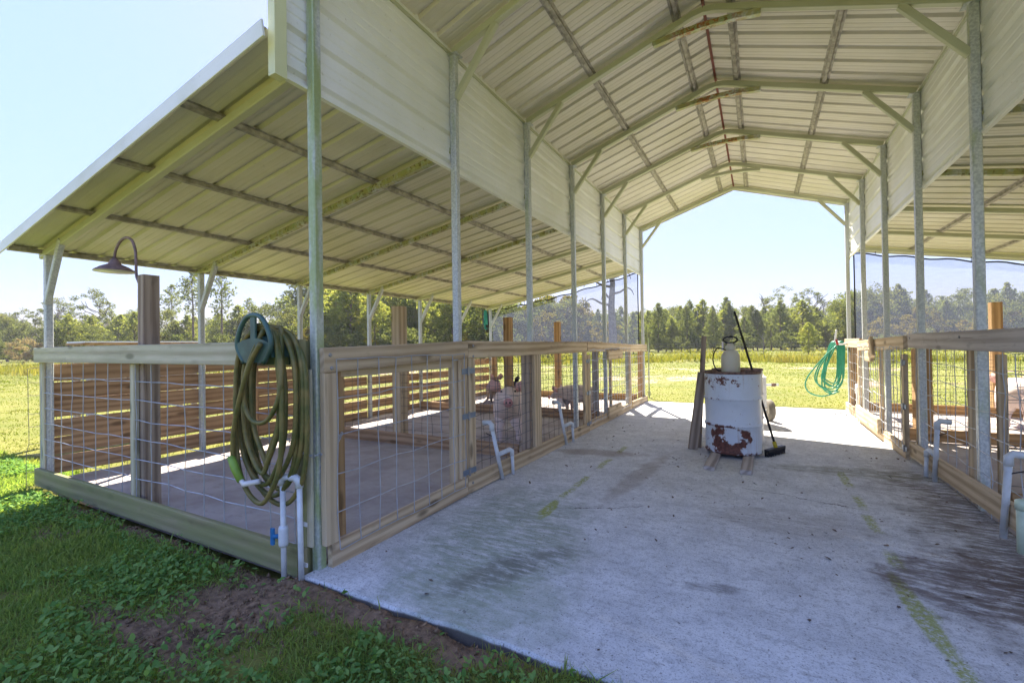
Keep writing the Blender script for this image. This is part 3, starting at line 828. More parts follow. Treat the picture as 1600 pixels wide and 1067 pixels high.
f2 = thing('pen_fence', 'fixed timber and wire fence between the two left gates', 'fence', (0.0, 2.9, 0), 'wire and timber pen fences')
board('top_rail', (0.052, 1.432, 1.209), (0.052, 4.42, 1.200), 0.145, 0.038, WT, f2, bow=0.004)
board('bottom_rail', (0.052, 1.41, 0.085), (0.052, 4.48, 0.045), 0.145, 0.038, WT, f2, bow=0.004)
board('post', (0.0525, 1.478, 0.16), (0.0525, 1.478, 1.134), 0.10, 0.037, WT, f2, (0, 1, 0))
board('post', (-0.022, 2.690, -0.02), (-0.022, 2.690, 1.20), 0.105, 0.06, M['wood_brown'], f2, (1, 0, 0))
board('post', (0.0525, 2.785, 0.138), (0.0525, 2.785, 1.130), 0.17, 0.037, WT, f2, (0, 1, 0))
board('post', (0.0525, 4.36, 0.125), (0.0525, 4.36, 1.126), 0.10, 0.037, M['wood_tan'], f2, (0, 1, 0))
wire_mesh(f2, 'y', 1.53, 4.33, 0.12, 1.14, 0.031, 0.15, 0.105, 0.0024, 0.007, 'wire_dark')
bolts(f2, [(0.071, 1.50, 1.24), (0.071, 1.50, 1.15), (0.0, 1.49, 0.40), (0.071, 1.47, 0.09)], 0.012)
board('mud_board', (0.012, 1.5, -0.012), (0.012, 3.0, -0.012), 0.06, 0.03, M['wood_red'], f2)

def far_gate(sx, x0, label, y0, y1, right):
    """pale timber gate with wire stapled on its face and patched boards"""
    X = lambda d: x0 + sx * d
    g = thing('pen_gate', label, 'gate', (x0, (y0 + y1) / 2, 0), 'pen gates along the aisle')
    board('top_rail', (X(0.052), y0, 1.205), (X(0.052), y1, 1.150), 0.142, 0.038, WT, g, bow=0.004)
    board('bottom_rail', (X(0.052), y0, 0.075), (X(0.052), y1, 0.055), 0.142, 0.038, WT, g)
    for y in (y0 + 0.045, y1 - 0.045): board('stile', (X(0.0525), y, 0.15), (X(0.0525), y, 1.085), 0.09, 0.04, WT, g, (0, 1, 0))
    ym = y0 + 0.52 * (y1 - y0)
    board('stile', (X(0.012), ym, 0.05), (X(0.012), ym, 1.12), 0.05, 0.04, M['wood_tan'], g, (0, 1, 0))
    if not right:
        board('patch_board', (X(0.098), ym - 0.42, 1.055), (X(0.098), ym + 0.42, 1.055), 0.14, 0.036, WT, g)
        board('patch_board', (X(0.098), ym - 0.42, 0.15), (X(0.098), ym + 0.30, 0.15), 0.17, 0.036, WT, g)
    else:
        board('patch_board', (X(0.098), ym - 0.30, 0.17), (X(0.098), y1 - 0.05, 0.17), 0.19, 0.036, WT, g)
        board('patch_board', (X(0.098), ym - 0.02, 1.02), (X(0.098), ym + 0.10, 1.26), 0.10, 0.036, WT, g, (0, 1, 0))
        board('patch_board', (X(0.098), ym + 0.02, 1.02), (X(0.098), ym + 0.40, 1.02), 0.13, 0.036, WT, g)
    wire_mesh(g, 'y', y0 + 0.08, y1 - 0.08, 0.10, 1.15, X(0.078), 0.15, 0.145, 0.0034, 0.010, 'wire')
    for z in (1.0, 0.55, 0.12): hinge_strap(g, sx, X(0.078), y0 - 0.02, z, 0.16)
    return g
far_gate(1, 0.0, 'far left gate patched with short boards', 4.45, 6.92, False)
f3 = thing('pen_fence', 'short fence beyond the far left gate', 'fence', (0, 7.6, 0), 'wire and timber pen fences')
board('top_rail', (0.052, 6.935, 1.15), (0.052, 8.31, 1.14), 0.142, 0.038, WT, f3)
board('bottom_rail', (0.054, 7.0, 0.055), (0.054, 8.31, 0.03), 0.16, 0.038, WT, f3)
board('post', (0.01, 7.05, 0), (0.01, 7.05, 1.13), 0.09, 0.04, WT, f3, (0, 1, 0))
board('post', (-0.05, 8.22, -0.05), (-0.05, 8.22, 1.13), 0.12, 0.10, M['wood_orange'], f3, (0, 1, 0))
wire_mesh(f3, 'y', 7.0, 8.2, 0.10, 1.12, 0.031, 0.2, 0.15, 0.003, 0.007, 'wire')

# ------------------------------------------------------------------ right aisle
f4 = thing('pen_fence', 'timber and wire fence along the right of the aisle, nearest', 'fence', (W, 2.0, 0), 'wire and timber pen fences')
XRf = W - 0.052
board('top_rail', (XRf, 0.0, 1.228), (XRf, 4.29, 1.222), 0.145, 0.038, M['wood_pale'], f4, bow=0.004)
board('bottom_rail', (XRf, 0.0, 0.19), (XRf, 4.30, 0.115), 0.15, 0.038, WT, f4, bow=0.004)
for y in (0.15, 1.45): board('post', (W + 0.06, y, -0.05), (W + 0.06, y, 1.15), 0.09, 0.09, WT, f4, (1, 0, 0))
board('post', (W + 0.035, 2.93, -0.05), (W + 0.035, 2.93, 1.15), 0.10, 0.09, WT, f4, (1, 0, 0))
board('post', (W + 0.01, 4.26, -0.05), (W + 0.01, 4.26, 1.15), 0.10, 0.045, WT, f4, (0, 1, 0))
wire_mesh(f4, 'y', 0.1, 4.2, -0.02, 1.16, W - 0.025, 0.20, 0.15, 0.003, 0.009, 'wire')
bolts(f4, [(XRf - 0.020, 4.2, 1.25), (XRf - 0.020, 2.9, 1.25), (W - 0.012, 2.93, 0.98), (W - 0.012, 2.93, 0.42)], 0.011, (-1, 0, 0))
far_gate(-1, W - 0.03, 'right aisle gate with a loose board along its foot', 4.32, 6.85, True)
f5 = thing('pen_fence', 'short fence at the far right corner under the green hose', 'fence', (W, 7.6, 0), 'wire and timber pen fences')
board('top_rail', (W - 0.052, 6.87, 1.19), (W - 0.052, 8.25, 1.19), 0.142, 0.038, WT, f5)
board('bottom_rail', (W - 0.052, 6.87, 0.06), (W - 0.052, 8.28, 0.06), 0.16, 0.038, WT, f5)
board('post', (W + 0.02, 6.92, 0), (W + 0.02, 6.92, 1.17), 0.09, 0.05, M['wood_orange'], f5, (0, 1, 0))
board('post', (W + 0.04, 8.20, -0.05), (W + 0.04, 8.20, 1.17), 0.12, 0.10, M['wood_orange'], f5, (0, 1, 0))
wire_mesh(f5, 'y', 6.95, 8.2, 0.1, 1.15, W - 0.02, 0.2, 0.15, 0.003, 0.007, 'wire')

# ------------------------------------------------------------------ dividers and far ends
def cross_fence(label, xa, xb, y, posts, mat, base_mats, h=1.0, da=0.15, dz=0.1, wmat='wire_dark', sy=-1):
    f = thing('pen_fence', label, 'fence', ((xa + xb) / 2, y, 0), 'wire and timber pen fences')
    board('base_board', (xa, y + sy * 0.06, 0.085), (xb, y + sy * 0.06, 0.085), 0.145, 0.038, M[base_mats], f, bow=0.004)
    for px, z1, wd, mt in posts: board('post', (px, y + 0.03, -0.05), (px, y + 0.03, z1), wd, wd, M[mt], f, (1, 0, 0))
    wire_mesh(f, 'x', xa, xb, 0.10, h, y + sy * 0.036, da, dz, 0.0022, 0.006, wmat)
    return f
cross_fence('near divider between the left pens with a brown base board', -3.72, -0.12, 2.72, [(-1.88, 1.76, 0.14, 'wood_tan')], 'wood_red', 'wood_red', 0.98)
cross_fence('second divider between the left pens, behind the pink pig', -3.72, -0.12, 5.45, [(-1.78, 1.74, 0.13, 'wood_orange'), (-0.16, 1.12, 0.09, 'wood_gray')], 'wood_red', 'wood_red', 0.98)
cross_fence('far end fence of the left pens, seen against the grass', -3.78, -0.12, 8.20, [(-1.97, 1.77, 0.13, 'wood_orange'), (-3.70, 1.15, 0.10, 'wood_orange')], 'wood_red', 'wood_orange', 1.15)
cross_fence('divider between the right pens with a sunlit base board', W + 0.12, W + 3.7, 5.5, [(W + 0.33, 1.12, 0.16, 'wood_orange'), (W + 1.9, 1.15, 0.12, 'wood_orange')], 'wood_red', 'wood_orange', 1.0)
cross_fence('near divider between the right pens by the galvanised post', W + 0.12, W + 3.7, 2.76, [(W + 1.9, 1.15, 0.14, 'wood_tan'), (W + 0.115, 1.12, 0.05, 'wood_tan')], 'wood_red', 'wood_orange', 1.0)
cross_fence('far end fence of the right pens, seen against the grass', W + 0.12, W + 3.78, 8.20, [(W + 1.88, 1.80, 0.13, 'wood_orange')], 'wood_red', 'wood_orange', 1.15)

# slatted outer wall of the left pens, board by board
sw = thing('slat_wall', 'brown slatted timber wall along the outside of the left pens', 'wall', (-3.87, 4.1, 0))
for b, (y0, y1) in enumerate(((0.03, 1.36), (1.39, 2.74), (2.77, 4.10), (4.13, 5.49), (5.52, 6.86), (6.89, 8.22))):
    gap = (0.013, 0.017, 0.048, 0.055, 0.06, 0.06)[b]
    z = 1.045
    bh = (0.168, 0.165, 0.150, 0.146, 0.146, 0.146)[b]
    for k in range(6):
        zc = z - k * (bh + gap) + random.gauss(0, 0.003)
        tl = random.gauss(0, 0.006)
        board('slat', (-3.875, y0, zc + tl), (-3.875, y1, zc - tl), bh, 0.024, M['wood_red'], sw, bow=0.006, ch=0.002)
for y in (2.05, 5.1, 7.4): board('post', (-3.83, y, -0.05), (-3.83, y, 1.12), 0.07, 0.06, M['wood_red'], sw, (1, 0, 0))
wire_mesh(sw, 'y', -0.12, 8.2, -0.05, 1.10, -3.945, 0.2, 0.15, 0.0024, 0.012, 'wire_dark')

# ------------------------------------------------------------------ lamp
lp = thing('gooseneck_lamp', 'faded maroon gooseneck barn lamp on the tall wooden post', 'lamp', (-2.10, 0.0, 1.80))
MB().lathe([(0.036, 0), (0.036, 0.02), (0.026, 0.03), (0.0001, 0.03)], 16, (-1, 0, 0), (-2.05, 0.03, 1.79)).build('wall_mount', M['lamp_red'], lp, True)
arm = smoothpath([(-2.075, 0.03, 1.79), (-2.13, 0.03, 1.80), (-2.16, 0.03, 1.85), (-2.165, 0.03, 1.98), (-2.18, 0.03, 2.06), (-2.235, 0.03, 2.135), (-2.33, 0.03, 2.165), (-2.43, 0.03, 2.145), (-2.51, 0.03, 2.08), (-2.53, 0.03, 2.015)], 5)
MB().tube(arm, 0.0105, 8).build('arm', M['lamp_red'], lp, True)
hx = (-2.53, 0.03, 1.905)
k_ = 0.60
MB().lathe([(r_ * k_, z_ * k_) for r_, z_ in [(0.0001, 0.19), (0.03, 0.19), (0.038, 0.17), (0.06, 0.145), (0.068, 0.12), (0.075, 0.105), (0.16, 0.065), (0.225, 0.02), (0.235, 0.0)]], 28, None, hx).build('lamp_shade', M['lamp_red'], lp, True)
MB().lathe([(r_ * k_, z_ * k_) for r_, z_ in [(0.233, -0.001), (0.222, 0.016), (0.157, 0.058), (0.07, 0.098), (0.0001, 0.1)]], 28, None, hx).build('shade_lining', M['lamp_in'], lp, True)
MB().lathe([(r_ * k_, z_ * k_) for r_, z_ in [(0.0001, -0.0), (0.03, 0.015), (0.036, 0.05), (0.02, 0.09), (0.0001, 0.09)]], 14, None, hx).build('bulb', M['lamp_in'], lp, True)

# ------------------------------------------------------------------ hose hanger with hose
hc = Vector((-0.215, -0.067, 1.27))
hg = thing('hose_hanger', 'teal plastic hose hanger screwed to the front fence rail', 'hanger', hc)
def oval(t, zt=1.425, zb=1.165):
    """front shield outline: arched top, flat foot"""
    pts = [(-0.085, zb), (-0.138, zb + 0.065), (-0.150, zb + 0.115), (-0.115, zb + 0.195), (-0.06, zt - 0.012), (0, zt), (0.06, zt - 0.012), (0.115, zb + 0.195), (0.150, zb + 0.115), (0.138, zb + 0.065), (0.085, zb)]
    return pts
yb, yf = -0.092, -0.235
op = smoothpath([(hc.x + a, yf, b) for a, b in oval(0)], 5)
MB().tube(op, 0.0135, 8).build('shield_rim', M['teal'], hg, True)
low = [(hc.x + a, b) for a, b in ((-0.088, 1.166), (0.088, 1.166), (0.134, 1.225), (0.142, 1.272), (0.085, 1.290), (0.0, 1.302), (-0.085, 1.290), (-0.142, 1.272), (-0.134, 1.225))]
n_ = len(low)
mb = MB(); mb.add([(a, yf - 0.008, b) for a, b in low] + [(a, yf + 0.008, b) for a, b in low],
       [tuple(range(n_)), tuple(range(2 * n_ - 1, n_ - 1, -1))] + [(i, n_ + i, n_ + (i + 1) % n_, (i + 1) % n_) for i in range(n_)])
mb.build('shield_plate', M['teal'], hg)
MB().beam((hc.x, yf, 1.29), (hc.x, yf, 1.42), 0.045, 0.014, (0, 1, 0), 0.003).build('spoke', M['teal'], hg)
rows = []
for k in range(13):
    a = math.pi * k / 12; rows.append([(hc.x - 0.14 * math.cos(a), yy, 1.20 + 0.115 * math.sin(a)) for yy in (yb + 0.005, yf + 0.01)])
mb = MB().grid(rows); mb.grid([[Vector(p) - Vector((0, 0, 0.006)) for p in r] for r in rows]); mb.build('saddle', M['teal'], hg, True)
MB().box(hc.x - 0.10, hc.x + 0.10, -0.097, -0.088, 1.15, 1.30).build('back_plate', M['teal'], hg)

hs = thing('garden_hose', 'grimy olive garden hose coiled over the teal hanger', 'hose', (hc.x, -0.15, 0.4))
def hose_loop(top, lx, rx, zb, y, skew=0.0, ph=0.0):
    """one turn hung over the saddle, from the crown down the left, under and up the right"""
    cx = hc.x
    P = []
    P.append((cx + 0.02 + skew, y, top)); P.append((cx - 0.10, y - 0.006, top - 0.035)); P.append((lx + 0.02, y - 0.01, top - 0.16))
    P.append((lx, y - 0.015, (top + zb) / 2 + 0.1)); P.append((lx + 0.02, y - 0.02, zb + 0.22)); P.append((lx + 0.10, y - 0.02, zb + 0.06))
    P.append(((lx + rx) / 2 + 0.02, y - 0.02, zb)); P.append((rx - 0.10, y - 0.015, zb + 0.06)); P.append((rx - 0.015, y - 0.01, zb + 0.24))
    P.append((rx, y - 0.008, (top + zb) / 2 + 0.1)); P.append((rx - 0.03, y - 0.004, top - 0.15)); P.append((cx + 0.12 + skew, y, top - 0.03))
    return P
path = []
specs = [(1.335, -0.43, 0.055, 0.37, -0.105), (1.338, -0.46, 0.00, 0.42, -0.125), (1.345, -0.40, 0.02, 0.52, -0.145), (1.34, -0.44, -0.04, 0.49, -0.165),
         (1.352, -0.37, -0.06, 0.56, -0.185), (1.35, -0.42, -0.02, 0.40, -0.20), (1.36, -0.35, -0.10, 0.60, -0.15), (1.362, -0.39, 0.035, 0.46, -0.115)]
for sp in specs: path += hose_loop(*sp)
path += [(hc.x + 0.0, -0.21, 1.37), (hc.x - 0.06, -0.215, 1.32)]
hp = smoothpath(path, 6)
MB().tube(hp, 0.0135, 9).build('hose_coil', M['hose_old'], hs, True)
sl_ = smoothpath([(hc.x + 0.05, -0.21, 1.345), (-0.22, -0.245, 1.20), (-0.29, -0.245, 1.05), (-0.29, -0.24, 0.92), (-0.22, -0.235, 0.845), (-0.11, -0.23, 0.86), (-0.03, -0.22, 0.98), (-0.03, -0.20, 1.15), (-0.1, -0.19, 1.32), (hc.x + 0.05, -0.185, 1.365)], 6)
MB().tube(sl_, 0.0125, 9).build('loose_turn', M['hose_old'], hs, True)
dg = smoothpath([(-0.12, -0.258, 1.27), (-0.20, -0.262, 1.17), (-0.29, -0.262, 1.0), (-0.37, -0.255, 0.80), (-0.40, -0.245, 0.66), (-0.40, -0.24, 0.60)], 6)
MB().tube(dg, 0.0135, 9).build('loose_turn', M['hose_old'], hs, True)
MB().tube([(-0.41, -0.25, 0.64), (-0.375, -0.25, 0.58), (-0.32, -0.25, 0.515)], [0.021, 0.022, 0.019], 10).build('sleeve', M['lime'], hs, True)
MB().tube([(-0.33, -0.25, 0.525), (-0.29, -0.25, 0.50), (-0.20, -0.22, 0.52)], [0.012, 0.016, 0.014], 10).build('coupling', M['white_metal'], hs, True)
nz = MB(); nz.lathe([(0.012, 0), (0.014, 0.03), (0.020, 0.06), (0.020, 0.12), (0.016, 0.17), (0.010, 0.19)], 12, None, (-0.515, -0.13, 0.74)); nzo = nz.build('nozzle', M['black'], hs, True)
MB().lathe([(0.022, 0), (0.022, 0.014)], 12, None, (-0.515, -0.13, 0.80)).build('nozzle_band', M['yellow'], nzo, True)
MB().tube(smoothpath([(-0.515, -0.13, 0.93), (-0.51, -0.135, 1.0), (-0.47, -0.14, 1.12), (-0.40, -0.15, 1.25)], 5), 0.0125, 8).build('loose_turn', M['hose_old'], hs, True)

# ------------------------------------------------------------------ plumbing at the corner
def pipe_thing(label, segs, extra=None, group='white water pipes'):
    t = thing('water_pipe', label, 'pipe', segs[0][0], group)
    for s_ in segs: MB().tube(s_, 0.0148, 12).build('pipe', M['pvc'], t, True)
    return t
cp = pipe_thing('white plastic riser with blue valve at the fence corner', [[(-0.105, -0.145, -0.10), (-0.118, -0.14, 0.50)], [(0.012, -0.125, -0.10), (-0.004, -0.12, 0.505)]])
MB().tube([(-0.118, -0.14, 0.49), (-0.118, -0.14, 0.52), (-0.10, -0.138, 0.535), (-0.03, -0.124, 0.535), (-0.006, -0.12, 0.52), (-0.005, -0.12, 0.485)], 0.0215, 12).build('elbow', M['pvc'], cp, True)
MB().tube([(-0.111, -0.143, 0.155), (-0.111, -0.143, 0.17), (-0.113, -0.142, 0.25), (-0.113, -0.142, 0.265)], [0.022, 0.026, 0.026, 0.022], 12).build('valve_body', M['pvc'], cp, True)
MB().tube([(-0.135, -0.155, 0.21), (-0.155, -0.168, 0.21), (-0.158, -0.17, 0.21)], [0.012, 0.014, 0.014], 8).build('valve_stem', M['valve'], cp, True)
MB().beam((-0.163, -0.172, 0.165), (-0.163, -0.172, 0.255), 0.016, 0.024, (1, 0, 0), 0.003).build('valve_handle', M['valve'], cp)
for z in (0.05, 0.27): MB().box(-0.022, 0.03, -0.104, -0.098, z, z + 0.022).build('pipe_clip', M['white_metal'], cp)

# chain from the corner post to the gate
ch = thing('gate_chain', 'steel chain slung from the corner post to the near gate', 'chain', (0.03, 0.0, 0.68))
cpts = smoothpath([(-0.12, -0.105, 0.735), (-0.06, -0.085, 0.675), (0.02, -0.06, 0.645), (0.052, 0.02, 0.655), (0.056, 0.09, 0.70), (0.05, 0.125, 0.745)], 5)
for i in range(len(cpts) - 1):
    a, b = cpts[i], cpts[i + 1]; d = (b - a); L = d.length * 0.62; d.normalize(); c = (a + b) / 2
    s_ = d.cross(Vector((0, 0, 1))).normalized() if i % 2 else d.cross(d.cross(Vector((0, 0, 1)))).normalized()
    lk = [c + d * L * math.cos(t) * 1.0 + s_ * 0.0075 * math.sin(t) for t in [2 * math.pi * k / 10 for k in range(11)]]
    MB().tube(lk, 0.0022, 5, False).build('link', M['wire'], ch)

# drinker pipes along the aisle
def drinker(label, sx, x, y, tall_y, lean, riser=True):
    t = thing('drinker_pipe', label, 'pipe', (x, y, 0), 'pig drinker pipes along the fences')
    p = [(x, y, -0.01), (x + lean[0], y + lean[1], 0.50)]
    MB().tube(p, 0.0185, 12).build('pipe', M['pvc'], t, True)
    hx_ = (x + lean[0] - sx * 0.09, y + lean[1], 0.535)
    MB().tube([(p[1][0], p[1][1], 0.47), (p[1][0], p[1][1], 0.52), (p[1][0] - sx * 0.02, p[1][1], 0.54), hx_], 0.0235, 12).build('elbow', M['pvc'], t, True)
    MB().tube([(p[1][0] - sx * 0.005, p[1][1] + 0.004, 0.42), (p[1][0] - sx * 0.07, p[1][1] + 0.01, 0.44)], 0.004, 6).build('tie', M['black'], t)
    if not riser: return t
    ry = tall_y
    MB().tube([(x + sx * 0.02, ry, -0.02), (x + sx * 0.01, ry, 0.20)], 0.0165, 12).build('riser', M['pvc'], t, True)
    MB().tube([(x + sx * 0.01, ry, 0.18), (x + sx * 0.01, ry, 0.225), (x - sx * 0.005, ry - 0.02, 0.24), (x + lean[0] * 0.45, y + lean[1] * 0.45, 0.235)], 0.0215, 12).build('elbow', M['pvc'], t, True)
    return t
drinker('nearer leaning white drinker pipe on the left of the aisle', 1, 0.085, 1.95, 2.12, (-0.02, -0.15))
drinker('farther leaning white drinker pipe on the left of the aisle', 1, 0.085, 3.56, 3.74, (-0.02, -0.17))
drinker('white drinker pipe with elbow by the right fence post', -1, W - 0.085, 3.49, 3.65, (0.0, -0.10))
t = drinker('white drinker pipe in front of the nearest right fence rail', -1, W - 0.095, 2.19, 2.36, (0.0, -0.10), False)
pg = thing('capped_pipe', 'short capped pale green pipe at the right edge of the aisle', 'pipe', (W - 0.09, 2.0, 0))
MB().tube([(W - 0.085, 1.95, -0.02), (W - 0.085, 1.95, 0.26)], 0.032, 14).build('pipe', M['pvc_green'], pg, True)
MB().lathe([(0.037, 0), (0.037, 0.05), (0.02, 0.06), (0.0001, 0.062)], 14, None, (W - 0.085, 1.95, 0.25)).build('cap', M['pvc_green'], pg, True)
d6 = thing('drinker_pipe', 'white hook-shaped drinker pipe at the far right corner', 'pipe', (W - 0.1, 6.95, 0), 'pig drinker pipes along the fences')
MB().tube(smoothpath([(W - 0.10, 6.9, 0), (W - 0.10, 6.9, 0.45), (W - 0.10, 6.93, 0.52), (W - 0.09, 7.05, 0.54), (W - 0.08, 7.14, 0.5), (W - 0.08, 7.15, 0.4)], 4), 0.018, 10).build('pipe', M['pvc'], d6, True)

# ------------------------------------------------------------------ drum and the things round it
dc = Vector((1.935, 3.89, 0.04))
for i, (bx, lab) in enumerate(((1.76, 'left wooden block under the rusty drum'), (2.08, 'right wooden block under the rusty drum'))):
    b = board('wood_block', (bx, 3.05, 0.020), (bx + 0.02, 4.1, 0.020), 0.038, 0.10, M['wood_gray'], None)
    tag(b, lab, 'wood block', 'blocks under the drum')
dr = thing('steel_drum', 'white steel drum with chipped paint and a horseshoe of rust', 'drum', dc, None, math.radians(6))
prof = [(0.0001, 0.012), (0.275, 0.012), (0.283, 0.0), (0.290, 0.008), (0.285, 0.03), (0.2835, 0.05)]
def ribz(z): return [(0.2835, z - 0.022), (0.288, z - 0.012), (0.294, z - 0.004), (0.294, z + 0.004), (0.288, z + 0.012), (0.2835, z + 0.022)]
prof += ribz(0.30) + ribz(0.585) + [(0.2835, 0.84), (0.285, 0.852)]
mb = MB().lathe(prof, 64)
mb.v = [tuple(wm(dr) @ Vector(v)) for v in mb.v]
mb.build('drum_shell', M['drum'], dr, True)
mb = MB().lathe([(0.285, 0.852), (0.291, 0.858), (0.292, 0.872), (0.287, 0.880), (0.280, 0.874), (0.277, 0.856), (0.0001, 0.854)], 64)
mb.v = [tuple(wm(dr) @ Vector(v)) for v in mb.v]
mb.build('drum_lid', M['drum_rim'], dr, True)

sp = thing('pump_sprayer', 'milky plastic pump sprayer with black handle standing on the rusty drum', 'sprayer', (1.925, 3.86, 0.90))
sx_, sy_ = 1.925, 3.86
MB().lathe([(0.0001, 0.897), (0.085, 0.897), (0.094, 0.91), (0.096, 0.93), (0.096, 1.06), (0.090, 1.10), (0.070, 1.135), (0.045, 1.152), (0.0001, 1.152)], 28, None, (sx_, sy_, 0)).build('tank', M['tank'], sp, True)
MB().lathe([(0.047, 1.152), (0.052, 1.156), (0.052, 1.19), (0.036, 1.20), (0.030, 1.225), (0.0001, 1.225)], 20, None, (sx_, sy_, 0)).build('pump_cap', M['tank'], sp, True)
hd = [(sx_ + 0.070 * math.sin(a), sy_, 1.262 + 0.036 * math.cos(a)) for a in [2 * math.pi * k / 24 for k in range(25)]]
MB().tube(hd, 0.009, 8, False).build('handle', M['black'], sp, True)
MB().tube([(sx_, sy_, 1.22), (sx_, sy_, 1.238)], 0.016, 10).build('pump_rod', M['black'], sp, True)
hh = smoothpath([(sx_ - 0.03, sy_ - 0.02, 1.135), (sx_ - 0.075, sy_ - 0.03, 1.165), (sx_ - 0.135, sy_ - 0.03, 1.165), (sx_ - 0.175, sy_ - 0.03, 1.08), (sx_ - 0.16, sy_ - 0.05, 0.97), (sx_ - 0.09, sy_ - 0.09, 0.905), (sx_ + 0.02, sy_ - 0.12, 0.898), (sx_ + 0.12, sy_ - 0.08, 0.90), (sx_ + 0.14, sy_ + 0.02, 0.905)], 6)
MB().tube(hh, 0.0065, 8).build('spray_hose', M['black'], sp, True)
MB().tube([(sx_ + 0.14, sy_ + 0.02, 0.905), (sx_ + 0.2, sy_ - 0.02, 0.908), (sx_ + 0.23, sy_ - 0.06, 0.903)], 0.010, 8).build('spray_trigger', M['black'], sp, True)

br = thing('push_broom', 'black push broom with yellow collar leaning on the right of the drum', 'broom', (2.36, 3.95, 0))
b0, b1 = Vector((2.345, 4.0, 0.09)), Vector((1.955, 4.25, 1.60))
MB().tube([b0, b0.lerp(b1, 0.55), b1], 0.0125, 10).build('handle', M['black'], br, True)
MB().tube([b0 - (b1 - b0).normalized() * 0.01, b0.lerp(b1, 0.035)], 0.021, 10).build('collar', M['yellow'], br, True)
bv = Vector((0.22, 0.42, 0)).normalized(); bc = Vector((2.345, 4.02, 0.065))
MB().beam(bc - bv * 0.19, bc + bv * 0.17, 0.05, 0.03, (0, 0, 1), 0.004).build('head', M['black'], br)
mb = MB()
for k in range(34):
    for j in range(4):
        p = bc + bv * (-0.185 + 0.35 * k / 33) + Vector((-bv.y, bv.x, 0)) * (-0.022 + 0.0145 * j) + Vector((0, 0, -0.012))
        e = p + Vector((random.gauss(0, 0.006), random.gauss(-0.012, 0.008), -0.051))
        mb.tube([p, e], [0.004, 0.0025], 4, False)
mb.build('bristles', M['black'], br, kind='stuff')
lp1 = board('leaning_post', (1.56, 4.04, 0.0), (1.63, 4.13, 1.31), 0.052, 0.05, M['wood_brown'], None, (1, 0, 0))
tag(lp1, 'tall brown post leaning on the left of the drum', 'post')
lp2 = board('leaning_board', (1.505, 3.92, 0.0), (1.615, 4.03, 0.885), 0.10, 0.036, M['wood_brown'], None, (1, 0.3, 0))
tag(lp2, 'shorter brown board leaning on the left of the drum', 'board')

# second drum behind, and a hand cart with one visible wheel
d2 = thing('steel_drum', 'plain white drum half hidden behind the rusty drum', 'drum', (1.955, 4.62, 0.0))
prof2 = [(0.0001, 0.0), (0.280, 0.0), (0.288, 0.01), (0.2835, 0.04)] + ribz(0.31) + ribz(0.60) + [(0.2835, 0.88), (0.288, 0.89)]
MB().lathe(prof2, 48, None, (1.955, 4.62, 0)).build('drum_shell', M['white_metal'], d2, True)
MB().lathe([(0.288, 0.885), (0.293, 0.893), (0.288, 0.905), (0.279, 0.895), (0.0001, 0.892)], 48, None, (1.955, 4.62, 0)).build('drum_lid', M['drum_rim'], d2, True)
ct = thing('hand_cart', 'white two-wheeled hand cart parked behind the drums', 'cart', (2.3, 6.4, 0))
for y, x in ((6.45, 2.33), (6.30, 1.90)):
    wl = MB().lathe([(0.10, -0.04), (0.145, -0.045), (0.165, -0.02), (0.165, 0.02), (0.145, 0.045), (0.10, 0.04)], 28, (0.95, 0.3, 0), (x, y, 0.165)); wl = wl.build('wheel', M['tyre'], ct, True)
    MB().lathe([(0.0001, -0.03), (0.05, -0.03), (0.10, -0.02), (0.10, 0.02), (0.05, 0.03), (0.0001, 0.03)], 20, (0.95, 0.3, 0), (x, y, 0.165)).build('rim', M['white_metal'], wl, True)
MB().tube([(1.84, 6.28, 0.165), (2.38, 6.47, 0.165)], 0.012, 8).build('axle', M['gal'], ct)
mb = MB()
for y, x in ((6.38, 2.23), (6.27, 1.97)):
    mb.tube(smoothpath([(x, y - 0.1, 0.10), (x, y, 0.40), (x, y + 0.05, 0.62), (x + 0.02, y + 0.0, 0.72)], 4), 0.016, 8)
for z in (0.25, 0.5): mb.beam((1.97, 6.27, z), (2.23, 6.38, z), 0.02, 0.05)
mb.build('frame', M['white_metal'], ct)
MB().box(1.90, 2.29, 6.10, 6.30, 0.25, 0.70).build('box_body', M['white_metal'], ct)
MB().tube([(2.23, 6.38, 0.56), (2.46, 6.46, 0.565)], 0.018, 8).build('grip', M['gal'], ct)
MB().tube([(2.36, 6.425, 0.562), (2.42, 6.446, 0.564)], 0.026, 8).build('grip_collar', M['drum_rim'], ct)

# ------------------------------------------------------------------ green hose on the far right corner
h2 = thing('garden_hose', 'bright green garden hose hung at the far right corner', 'hose', (W - 0.2, 8.0, 0.3))
path = []
for k in range(7):
    xa = W - 0.10 - 0.012 * k; yy = 7.98 + 0.035 * k
    lx = W - 0.36 - random.uniform(0, 0.18) * (1 if k % 2 else 0.3); zb = 0.28 + random.uniform(0, 0.22)
    path += [(xa - 0.05, yy, 1.22), (xa - 0.13, yy, 1.14), (lx, yy - 0.03, 0.75), (lx - 0.03, yy - 0.04, zb + 0.12), ((xa + lx) / 2, yy - 0.03, zb), (xa - 0.04, yy, zb + 0.14), (xa - 0.02, yy, 0.75), (xa - 0.01, yy, 1.14)]
MB().tube(smoothpath(path, 6), 0.0115, 8).build('hose_coil', M['hose_green'], h2, True)
MB().tube(smoothpath([(W - 0.22, 7.95, 1.15), (W - 0.45, 7.93, 0.9), (W - 0.68, 7.92, 0.55), (W - 0.66, 7.92, 0.34), (W - 0.45, 7.93, 0.26), (W - 0.2, 7.95, 0.35)], 6), 0.0115, 8).build('loose_turn', M['hose_green'], h2, True)
hk = thing('hose_hanger', 'white and red hose hook on the far right rail end', 'hanger', (W - 0.15, 7.95, 1.2))
